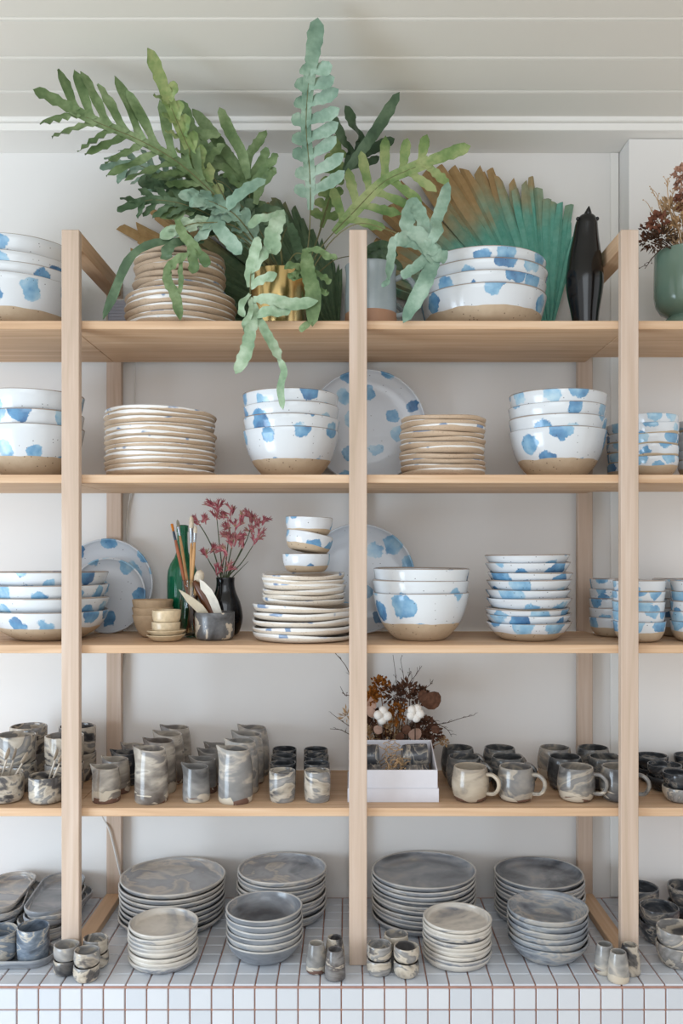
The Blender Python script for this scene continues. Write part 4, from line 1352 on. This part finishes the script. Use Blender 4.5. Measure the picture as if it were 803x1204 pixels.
M_DBR = plain('dried_petal', '#7d5241', .8, .15, .3, 60)
M_DPK = plain('dried_dusk_petal', '#b48c78', .8, .15, .25, 60)
for c, n, R, L, W, mm in [((772, 262), 40, .024, .016, .007, M_DBR), ((765, 285), 60, .026, .016, .003, M_BROWN), ((790, 250), 40, .03, .02, .006, M_STRAW), ((800, 205), 26, .016, .016, .008, M_DPK), ((799, 218), 16, .012, .012, .008, M_DPK),
                          ((778, 280), 50, .03, .02, .003, M_TWIG), ((800, 270), 60, .035, .018, .006, M_STRAW), ((800, 238), 20, .018, .014, .008, M_DBR), ((815, 225), 40, .03, .02, .006, M_DPK), ((760, 272), 26, .016, .012, .005, M_BROWN)]:
    b = B(); p = dp(c[0], c[1], rnd.uniform(-.05, .0)); petals(b, p, int(n * 1.8), R, L, W, rnd)
    b.tube([p, p * .5 + Vector((0, 0, .01)), Vector((p.x * .2, 0, 0))], .0016, 5)
    obj('flower_head', b.mesh('flower_head', mm, False), dr)
for P in ([(790, 280), (780, 250), (768, 226)], [(792, 280), (776, 246), (773, 230)], [(795, 280), (786, 235), (784, 210)], [(800, 280), (790, 240), (793, 222)], [(790, 285), (770, 255), (762, 240)], [(785, 290), (765, 280), (755, 290)], [(785, 290), (770, 300), (758, 316)], [(800, 280), (790, 255), (781, 236)]):
    b = B(); twig(b, [Vector((0, 0, 0))] + [dp(p[0], p[1], rnd.uniform(-.06, -.01)) for p in P], .0022, .0008, rnd, 6, .02, .0018)
    obj('twig', b.mesh('twig', M_STRAW if P[0][0] > 788 else M_TWIG), dr)


# ------------------------------------------------------------------ palm fans
def palm_mat(name, teal, tan, L0, L1, dark):
    m, nt, bs = newmat(name)
    ov = objvec(nt)
    ln = N(nt, 'ShaderNodeVectorMath', {0: ov}, operation='LENGTH').outputs['Value']
    v, r = rnd_off(nt, ov)
    f = STEP(nt, MA(nt, 'ADD', ln, MA(nt, 'MULTIPLY', MA(nt, 'SUBTRACT', NOISE(nt, v, 9, 3), .5), .28)), L0, L1)
    n = NOISE(nt, v, 55, 3)
    a = MIX(nt, n, teal[0], teal[1])
    c = MIX(nt, n, tan[0], tan[1])
    setb(nt, bs, MIX(nt, f, a, c), .6, .2)
    return m


def fan(name, label, px, py, Y, segs, mat, lean_, wide_):
    O_ = PT(px, py, Y)
    root = thing(name, label, 'palm leaf', O_)
    rnd = random.Random(int(px))
    for i, (ang, Lpx) in enumerate(segs):
        a = math.radians(ang)
        L = Lpx * Y / F
        d = Vector((math.cos(a), 0, math.sin(a)))
        s = Vector((-math.sin(a), 0, math.cos(a)))
        b = B()
        vs = []
        ns = 9
        twist = rnd.uniform(-.5, .5)
        bend = rnd.uniform(-.011, .011)
        for k in range(ns + 1):
            t = k / ns
            r_ = .012 + (L - .012) * t
            w = wide_ * min(r_, .46) * (1.0 if t < .8 else 1.0 - (t - .8) / .2 * rnd.uniform(.25, .6))
            fold = .55 * w * (1 + .3 * math.sin(i))
            c = d * r_ + s * bend * t * t * L * 2 + Vector((0, lean_ * r_ + .004 * (i % 3) - .004, 0))
            cc, ss = math.cos(twist * t), math.sin(twist * t)
            e = s * cc + Vector((0, 1, 0)) * ss
            nn = Vector((0, 1, 0)) * cc - s * ss
            jt = d * (rnd.uniform(-.012, .012) if k == ns else 0)
            vs += [c - e * w + nn * fold + jt, c, c + e * w + nn * fold - jt]
        fs = []
        for k in range(ns):
            q = k * 3
            fs += [(q, q + 1, q + 4, q + 3), (q + 1, q + 2, q + 5, q + 4)]
        b.add(vs, fs)
        obj('leaflet', b.mesh('leaflet', mat, False), root)
    b = B(); b.tube([(0, 0, .012), (0, -.004, -.004), (.012, -.004, -.012)], .006, 8)
    obj('stalk', b.mesh('fan_stalk', M_STRAW), root)


def interp(tab, a):
    for (a0, l0), (a1, l1) in zip(tab, tab[1:]):
        if a0 <= a <= a1:
            return l0 + (l1 - l0) * (a - a0) / (a1 - a0)
    return tab[-1][1]


P1 = palm_mat('teal_palm', ('#43907f', '#7bb3a2'), ('#94784f', '#b8986c'), .33, .53, 0)
P2 = palm_mat('dark_palm', ('#3f5a44', '#6d7f5e'), ('#957246', '#bfa173'), .36, .56, 0)
rnd = random.Random(2)
t1 = [(76, 120), (80, 165), (90, 172), (96, 195), (103, 203), (109, 226), (117, 238), (125, 250), (143, 256), (150, 240), (162, 222)]
segs = []
a = 76.5
while a < 163:
    segs.append((a, interp(t1, a) * rnd.uniform(.93, 1.03)))
    a += rnd.uniform(2.0, 2.9)
fan('palm_fan', 'dried palm fan dyed teal towards its stalk behind the wide blotched bowls', 645, 403, 2.452, segs, P1, .03, .044)
t2 = [(88, 80), (95, 100), (108, 165), (114, 193), (122, 205), (135, 235), (141, 262), (147, 285), (153, 288), (165, 220), (176, 170)]
segs = []
a = 89.0
while a < 176:
    segs.append((a, interp(t2, a) * rnd.uniform(.93, 1.03)))
    a += rnd.uniform(2.2, 3.2)
fan('palm_fan', 'brown and green dried palm fan behind the fern and tan plates', 398, 402, 2.452, segs, P2, .03, .042)


# ------------------------------------------------------------------ fern
def leaf_mat(name, c0, c1, c2, tip=None):
    m, nt, bs = newmat(name)
    v, r = rnd_off(nt, objvec(nt))
    f = MA(nt, 'ADD', NOISE(nt, v, 14, 3), MA(nt, 'MULTIPLY', MA(nt, 'SUBTRACT', NOISE(nt, v, 90, 2), .5), .25))
    setb(nt, bs, RAMP(nt, f, [(.32, c0), (.5, c1), (.68, c2)]), .5, .35)
    bs.inputs['Transmission Weight'].default_value = 0.0
    return m


L_BLUE = leaf_mat('fern_glaucous', '#627f6d', '#7f9a86', '#9fb5a3')
L_GREEN = leaf_mat('fern_green', '#4b633b', '#657b50', '#879a70')
L_DARK = leaf_mat('fern_dark', '#33482f', '#475e42', '#617659')
L_MOTT = leaf_mat('fern_mottled', '#56733f', '#7a9158', '#a0aa74')
L_PALE = leaf_mat('fern_pale', '#6f8b6c', '#8fa788', '#b0c2a8')
FO = Vector((gx, Yg, S1 + .137))
fern = thing('fern', 'blue green fern with long wavy lobed fronds growing from the gold pot', 'plant', FO)
frnd = random.Random(77)


def ribbon(b, C, hw, prof, nrm=Vector((0, -1, .15)), ruff=.0, freq=3.0, twist=0.0, ph=0.0, cup=.15):
    """leaf blade along the 3-D points C; hw half width; prof(t) 0..1"""
    n = len(C)
    vs = []
    for i, p in enumerate(C):
        t = i / (n - 1)
        tg = (C[min(i + 1, n - 1)] - C[max(i - 1, 0)]).normalized()
        s = tg.cross(nrm)
        if s.length < .15:
            s = tg.cross(Vector((.3, 0, 1)))
        s.normalize()
        nn = s.cross(tg).normalized()
        if twist:
            q = Matrix.Rotation(twist * t, 3, tg)
            s, nn = q @ s, q @ nn
        w = max(hw * prof(t), .0004)
        r1 = math.sin(t * freq * 2 * PI + ph) * ruff
        r2 = math.sin(t * freq * 2 * PI + ph + 2.2) * ruff
        wob1 = 1 + .09 * math.sin(t * freq * 2 * PI * 1.1 + ph * 2)
        wob2 = 1 + .09 * math.sin(t * freq * 2 * PI * 1.1 + ph * 3 + 1)
        vs += [p - s * w * wob1 + nn * (cup * w + r1), p, p + s * w * wob2 + nn * (cup * w + r2)]
    fs = []
    for k in range(n - 1):
        q = k * 3
        fs += [(q, q + 1, q + 4, q + 3), (q + 1, q + 2, q + 5, q + 4)]
    b.add(vs, fs)


def lp(t):      # lobe outline
    if t < .18:
        return 1.0 - (t / .18) * .38
    if t < .6:
        return .62 + (t - .18) / .42 * .30
    return .92 * math.sqrt(max(0.0, 1 - ((t - .6) / .4) ** 2.2))


def wp(t):      # lone strap outline
    if t < .2:
        return .45 + t / .2 * .4
    if t < .7:
        return .85 + (t - .2) * .3
    return math.sqrt(max(0.0, 1 - ((t - .7) / .3) ** 2.2))


def addfrond(b, mat, stem_pts, base_pts=None):
    fr = obj('frond', b.mesh('frond', mat), fern)
    if stem_pts:
        s = B(); s.tube([p - FO for p in stem_pts], [.0021, .0008], 6)
        obj('stalk', s.mesh('frond_stalk', M_STEM), fr)
    return fr


def frond(P, t0, n, lens, mat, sides=(1, 1), ang=38, droop=.15, tip=.05, nrm=(0, -1, .2), hwk=.46, bow=.35, ruff=.0022, twist=0.0):
    """pinnately lobed frond; P: (px,py,Y) from the pot to the base of the end lobe; lens: lobe lengths (m) along the blade"""
    nrm = Vector(nrm).normalized()
    pts = [FO + Vector((frnd.uniform(-.02, .02), frnd.uniform(-.02, .02), -.004))] + [PT(*p) for p in P]
    C = catmull(pts, 90)
    # arc length
    acc = [0.0]
    for p, q in zip(C, C[1:]):
        acc.append(acc[-1] + (q - p).length)
    Ltot = acc[-1]

    def at(s):
        for i in range(len(acc) - 1):
            if acc[i + 1] >= s:
                k = (s - acc[i]) / max(acc[i + 1] - acc[i], 1e-9)
                return C[i].lerp(C[i + 1], k), (C[i + 1] - C[i]).normalized()
        return C[-1], (C[-1] - C[-2]).normalized()
    b = B()
    s0 = t0 * Ltot
    sp = (Ltot - s0) / n
    for k in range(n):
        f = (k + .5) / n
        L = lens[0] + (lens[1] - lens[0]) * (f / .4) if f < .4 else lens[1] + (lens[2] - lens[1]) * ((f - .4) / .6)
        for sd in (-1, 1):
            Lk = L * (sides[0] if sd < 0 else sides[1]) * frnd.uniform(.85, 1.12)
            if Lk < .006:
                continue
            p, tg = at(s0 + sp * (k + .5 + (.25 if sd > 0 else 0)))
            side_ = tg.cross(nrm).normalized() * sd
            an = math.radians(ang + frnd.uniform(-6, 6))
            dd = side_ * math.cos(an) + tg * math.sin(an)
            q = p.copy()
            cpts = [q.copy()]
            m_ = 9
            dr_ = frnd.uniform(.4, 1.4) * droop
            for j in range(m_):
                u = (j + 1) / m_
                dj = (dd + tg * bow * u * u - nrm * -dr_ * 0 + Vector((0, -.25 * frnd.uniform(0, 1), -1)) * dr_ * u * 1.6).normalized()
                q = q + dj * Lk / m_
                cpts.append(q.copy())
            ribbon(b, [c - FO for c in cpts], sp * hwk, lp, nrm, ruff, Lk / .022, twist * frnd.uniform(.2, 1), frnd.uniform(0, 6))
    # wing along the midrib and the end lobe
    W = [at(s0 - sp * .3 + (Ltot - s0 + sp * .3) * j / 16)[0] for j in range(17)]
    ribbon(b, [c - FO for c in W], sp * .32, lambda t: .5 + .5 * min(1, t * 4), nrm, 0, 1)
    pe, te = at(Ltot)
    E = []
    q = pe - te * sp * .4
    for j in range(11):
        E.append(q.copy())
        q = q + (te + Vector((0, -.1, -1)) * droop * .6 * j / 10).normalized() * (tip + sp * .4) / 10
    ribbon(b, [c - FO for c in E], max(sp * hwk, .009) * 1.1, wp, nrm, ruff, tip / .03, .25, 1)
    return addfrond(b, mat, C[:80])


def straps(mat, stem, lobes, nrm=(0, -1, .15), ruff=.003):
    """frond whose lobes are laid out one by one: lobes = [(points (px,py,Y), half width px)]"""
    b = B()
    for pts, hwpx in lobes:
        C = catmull([PT(*p) for p in pts], 18)
        L = sum((q - p).length for p, q in zip(C, C[1:]))
        ribbon(b, [c - FO for c in C], hwpx * 2.2 / F, wp, Vector(nrm), ruff, L / .028, frnd.uniform(-.5, .5), frnd.uniform(0, 6))
    C = catmull([FO + Vector((frnd.uniform(-.02, .02), frnd.uniform(-.02, .02), -.004))] + [PT(*p) for p in stem], 30)
    return addfrond(b, mat, C)


# large arching frond
frond([(290, 270, 2.19), (245, 222, 2.15), (205, 188, 2.11), (160, 163, 2.08), (112, 143, 2.05), (84, 128, 2.04)], .44, 9, (.12, .165, .115), L_GREEN, (.85, 1.0), 40, .10, .095, bow=.12, hwk=.36, twist=.9, ruff=.004)
# second frond under it, paler
frond([(290, 275, 2.24), (250, 240, 2.25), (205, 215, 2.25), (165, 195, 2.24), (140, 195, 2.23)], .42, 8, (.06, .085, .06), L_BLUE, (1, 1), 38, .35, .05, hwk=.32, twist=1.2)
frond([(285, 280, 2.16), (250, 255, 2.14), (215, 240, 2.12), (180, 235, 2.11), (160, 240, 2.10)], .40, 7, (.06, .07, .05), L_DARK, (1, 1), 38, .3, .05, hwk=.32, twist=1.0)
# upright frond
frond([(285, 270, 2.22), (250, 225, 2.18), (225, 180, 2.13), (207, 140, 2.07), (196, 112, 2.03)], .42, 7, (.04, .055, .04), L_MOTT, (1, 1), 48, .05, .105, ruff=.004, twist=1.0, hwk=.34)
frond([(290, 270, 2.30), (255, 220, 2.31), (238, 170, 2.31), (218, 145, 2.31)], .45, 6, (.05, .055, .03), L_GREEN, (1, 1), 46, .1, .05, twist=.8, hwk=.34)
# star-like frond
straps(L_GREEN, [(300, 270, 2.22), (292, 215, 2.2)], [
    ([(292, 212, 2.2), (270, 185, 2.2), (248, 155, 2.2), (226, 128, 2.2)], 7),
    ([(292, 210, 2.19), (284, 180, 2.18), (270, 155, 2.17), (258, 126, 2.17)], 7),
    ([(290, 212, 2.2), (292, 185, 2.21), (302, 170, 2.21), (313, 153, 2.22)], 6),
    ([(292, 214, 2.2), (302, 198, 2.2), (311, 184, 2.2), (312, 173, 2.2)], 6),
    ([(294, 222, 2.2), (306, 205, 2.19), (318, 192, 2.18), (326, 180, 2.18)], 6),
    ([(292, 218, 2.2), (270, 200, 2.2), (250, 195, 2.2), (236, 200, 2.2)], 6),
    ([(294, 222, 2.2), (280, 218, 2.19), (270, 208, 2.18), (262, 205, 2.18)], 5),
    ([(300, 240, 2.2), (306, 220, 2.19), (318, 204, 2.18), (322, 196, 2.18)], 6)])
straps(L_GREEN, [(285, 270, 2.2), (255, 215, 2.18), (238, 185, 2.17)], [
    ([(238, 190, 2.17), (232, 170, 2.17), (236, 160, 2.17), (260, 158, 2.17)], 7),
    ([(240, 196, 2.17), (250, 182, 2.17), (258, 175, 2.17), (262, 168, 2.17)], 6),
    ([(236, 188, 2.17), (226, 160, 2.17), (218, 135, 2.17), (210, 118, 2.17)], 8),
    ([(242, 202, 2.17), (225, 205, 2.16), (205, 205, 2.15), (185, 212, 2.15)], 7),
    ([(250, 215, 2.17), (235, 222, 2.16), (215, 224, 2.15), (195, 232, 2.15)], 7)])
# pale lobes facing the room
straps(L_BLUE, [(290, 268, 2.14), (262, 252, 2.11)], [
    ([(262, 250, 2.11), (275, 235, 2.09), (292, 222, 2.08), (313, 211, 2.08)], 8),
    ([(262, 252, 2.11), (258, 268, 2.09), (272, 285, 2.08), (284, 299, 2.08)], 8),
    ([(260, 250, 2.11), (248, 262, 2.10), (240, 275, 2.09), (228, 283, 2.09)], 6),
    ([(258, 248, 2.11), (245, 240, 2.10), (232, 238, 2.09), (222, 242, 2.09)], 7)])
# small leafy fronds filling the crown
for k, (P, L, mt) in enumerate([([(280, 262, 2.18), (240, 240, 2.15), (205, 250, 2.12)], .045, L_GREEN), ([(290, 250, 2.22), (262, 215, 2.2), (235, 215, 2.18)], .05, L_DARK),
                                ([(285, 262, 2.12), (255, 240, 2.10), (228, 232, 2.10)], .045, L_BLUE), ([(300, 262, 2.2), (275, 235, 2.2), (250, 228, 2.2)], .045, L_DARK),
                                ([(270, 270, 2.13), (235, 262, 2.10), (205, 272, 2.10)], .035, L_PALE), ([(300, 250, 2.25), (285, 215, 2.25), (265, 190, 2.25)], .045, L_GREEN),
                                ([(275, 262, 2.2), (225, 225, 2.2), (180, 215, 2.2)], .05, L_DARK)]):
    frond(P, .35, 6, (L * .8, L, L * .7), mt, (1, 1), 42, .25, .04, twist=.8)
# long dark strap drooping past the plates' far side
straps(L_DARK, [(285, 280, 2.12), (240, 278, 2.10)], [([(240, 285, 2.10), (200, 284, 2.10), (165, 292, 2.09), (145, 318, 2.09), (132, 350, 2.09), (121, 376, 2.09)], 5.2),
                                                   ([(215, 283, 2.10), (200, 290, 2.09), (196, 300, 2.09), (196, 306, 2.09)], 7)], ruff=.0035)
straps(L_GREEN, [(282, 270, 2.12), (235, 262, 2.09), (212, 268, 2.09)], [
    ([(208, 258, 2.09), (215, 275, 2.08), (226, 288, 2.08), (236, 300, 2.08)], 6),
    ([(224, 288, 2.08), (226, 300, 2.08), (228, 312, 2.08), (226, 322, 2.08)], 6),
    ([(232, 294, 2.08), (238, 302, 2.08), (242, 308, 2.08), (244, 314, 2.08)], 6),
    ([(222, 298, 2.08), (208, 306, 2.08), (200, 314, 2.08), (194, 322, 2.08)], 6),
    ([(198, 312, 2.08), (197, 330, 2.08), (206, 348, 2.08), (212, 377, 2.08)], 6),
    ([(214, 300, 2.08), (212, 318, 2.08), (213, 330, 2.08), (211, 346, 2.08)], 3)])
# fronds falling over the front of the pot
straps(L_PALE, [(312, 300, 2.12), (296, 318, 2.08), (294, 352, 2.08)], [
    ([(294, 338, 2.08), (294, 318, 2.08), (300, 296, 2.07), (304, 278, 2.07)], 6.5),
    ([(294, 320, 2.08), (304, 306, 2.07), (312, 296, 2.07), (319, 292, 2.07)], 8),
    ([(294, 338, 2.08), (306, 330, 2.07), (316, 326, 2.06), (326, 322, 2.06)], 6),
    ([(298, 352, 2.08), (318, 352, 2.06), (345, 358, 2.06), (374, 354, 2.06)], 7.5),
    ([(300, 372, 2.08), (315, 366, 2.06), (330, 366, 2.06), (343, 362, 2.06)], 7),
    ([(294, 346, 2.08), (285, 356, 2.07), (284, 366, 2.07), (288, 372, 2.07)], 4),
    ([(296, 356, 2.08), (294, 370, 2.07), (288, 380, 2.07), (289, 392, 2.07)], 3.5),
    ([(300, 368, 2.08), (294, 392, 2.06), (289, 415, 2.06), (277, 440, 2.06)], 7.5),
    ([(302, 370, 2.08), (312, 390, 2.06), (322, 408, 2.06), (329, 424, 2.06)], 6),
    ([(327, 420, 2.06), (334, 436, 2.06), (330, 456, 2.06), (333, 482, 2.06)], 4.5),
    ([(294, 350, 2.08), (297, 358, 2.08), (300, 366, 2.08), (304, 374, 2.08)], 5)])
straps(L_GREEN, [(345, 300, 2.13), (360, 300, 2.10)], [
    ([(360, 292, 2.10), (362, 320, 2.08), (368, 345, 2.07), (367, 384, 2.07)], 9),
    ([(360, 294, 2.10), (374, 294, 2.08), (386, 302, 2.07), (397, 302, 2.07)], 4.5),
    ([(362, 318, 2.10), (376, 324, 2.08), (383, 328, 2.07), (388, 334, 2.07)], 4.5),
    ([(364, 330, 2.10), (374, 340, 2.08), (382, 344, 2.07), (387, 344, 2.07)], 4),
    ([(362, 318, 2.10), (350, 314, 2.08), (342, 312, 2.07), (334, 316, 2.07)], 4.5),
    ([(364, 322, 2.10), (352, 324, 2.08), (344, 324, 2.07), (338, 326, 2.07)], 4.5),
    ([(366, 378, 2.07), (360, 382, 2.07), (356, 386, 2.07), (352, 389, 2.07)], 4),
    ([(362, 312, 2.10), (350, 320, 2.08), (346, 326, 2.07), (344, 330, 2.07)], 4.5)])
straps(L_PALE, [(330, 290, 2.13), (326, 252, 2.10)], [([(330, 247, 2.10), (326, 262, 2.08), (320, 280, 2.07), (325, 300, 2.07)], 9.5),
                                               ([(326, 252, 2.10), (312, 256, 2.09), (302, 258, 2.09), (292, 268, 2.09)], 5)], ruff=.003)
straps(L_DARK, [(330, 290, 2.2), (340, 260, 2.22)], [([(340, 262, 2.2), (345, 275, 2.18), (349, 290, 2.16), (350, 306, 2.15)], 6),
                                                ([(338, 262, 2.2), (330, 250, 2.2), (315, 245, 2.2), (300, 248, 2.2)], 5), ([(338, 262, 2.2), (318, 262, 2.2), (305, 256, 2.2), (296, 244, 2.2)], 5)])
# upright blue frond
frond([(352, 320, 2.22), (362, 290, 2.22), (365, 240, 2.19), (364, 200, 2.15), (360, 150, 2.07), (362, 105, 1.99), (366, 76, 1.93)], .42, 8, (.10, .10, .055), L_BLUE, (.45, 1.0), 20, .0, .115, nrm=(-.12, -.9, -.42), bow=.55, hwk=.38, ruff=.001)
# dark divided frond
straps(L_DARK, [(356, 320, 2.28), (370, 290, 2.31), (388, 232, 2.34), (408, 200, 2.35)], [
    ([(405, 204, 2.31), (425, 178, 2.27), (448, 145, 2.22), (470, 108, 2.16)], 7.5),
    ([(418, 188, 2.35), (424, 165, 2.35), (415, 145, 2.28), (406, 124, 2.24)], 7),
    ([(405, 202, 2.35), (412, 180, 2.35), (402, 162, 2.30), (388, 130, 2.25)], 6.5),
    ([(412, 196, 2.35), (430, 180, 2.34), (446, 172, 2.33), (464, 163, 2.33)], 7),
    ([(408, 200, 2.35), (424, 192, 2.34), (436, 190, 2.33), (446, 184, 2.33)], 5)], ruff=.0015)
# small back frond
frond([(356, 320, 2.30), (372, 285, 2.34), (386, 240, 2.36), (392, 210, 2.37), (394, 180, 2.37)], .56, 6, (.04, .04, .028), L_MOTT, (1, 1), 14, .05, .05, bow=.2, ruff=.001)
# mottled frond
frond([(356, 322, 2.24), (382, 285, 2.25), (418, 247, 2.25), (450, 215, 2.25), (480, 200, 2.24), (505, 190, 2.24)], .44, 6, (.115, .13, .085), L_MOTT, (.95, 1.0), 26, .04, .115, nrm=(.1, -1, .1), bow=.15, hwk=.30, ruff=.003)
# frond drooping before the pitcher
straps(L_BLUE, [(356, 330, 2.2), (390, 283, 2.14), (421, 263, 2.09), (455, 270, 2.09), (500, 288, 2.09)], [
    ([(510, 290, 2.09), (508, 310, 2.08), (496, 340, 2.07), (474, 380, 2.07)], 9.5),
    ([(474, 268, 2.09), (494, 278, 2.085), (508, 296, 2.085), (514, 312, 2.08)], 10.5),
    ([(470, 286, 2.088), (488, 286, 2.085), (502, 292, 2.085), (516, 296, 2.08)], 8),
    ([(500, 290, 2.09), (498, 265, 2.09), (492, 248, 2.09), (486, 240, 2.09)], 8),
    ([(506, 285, 2.09), (512, 262, 2.09), (520, 240, 2.09), (527, 214, 2.09)], 7),
    ([(484, 280, 2.09), (478, 266, 2.09), (482, 250, 2.09), (490, 232, 2.09)], 9),
    ([(486, 288, 2.09), (464, 282, 2.08), (460, 300, 2.08), (456, 330, 2.07)], 5),
    ([(508, 292, 2.09), (492, 312, 2.08), (480, 320, 2.08), (474, 328, 2.08)], 7),
    ([(500, 285, 2.09), (485, 278, 2.09), (470, 282, 2.08), (462, 280, 2.08)], 8),
    ([(503, 288, 2.09), (512, 275, 2.08), (514, 268, 2.08), (512, 258, 2.08)], 7),
    ([(506, 296, 2.09), (514, 300, 2.08), (520, 302, 2.08), (526, 304, 2.08)], 8),
    ([(456, 326, 2.08), (456, 331, 2.08), (452, 334, 2.08), (450, 338, 2.08)], 3)], ruff=.002)
straps(L_DARK, [(360, 330, 2.24), (395, 305, 2.27), (430, 300, 2.29)], [
    ([(426, 300, 2.29), (440, 290, 2.29), (450, 288, 2.29), (462, 290, 2.29)], 6), ([(428, 304, 2.29), (445, 304, 2.29), (458, 306, 2.29), (474, 318, 2.29)], 6), ([(428, 302, 2.29), (440, 298, 2.29), (455, 298, 2.29), (468, 300, 2.29)], 6)])
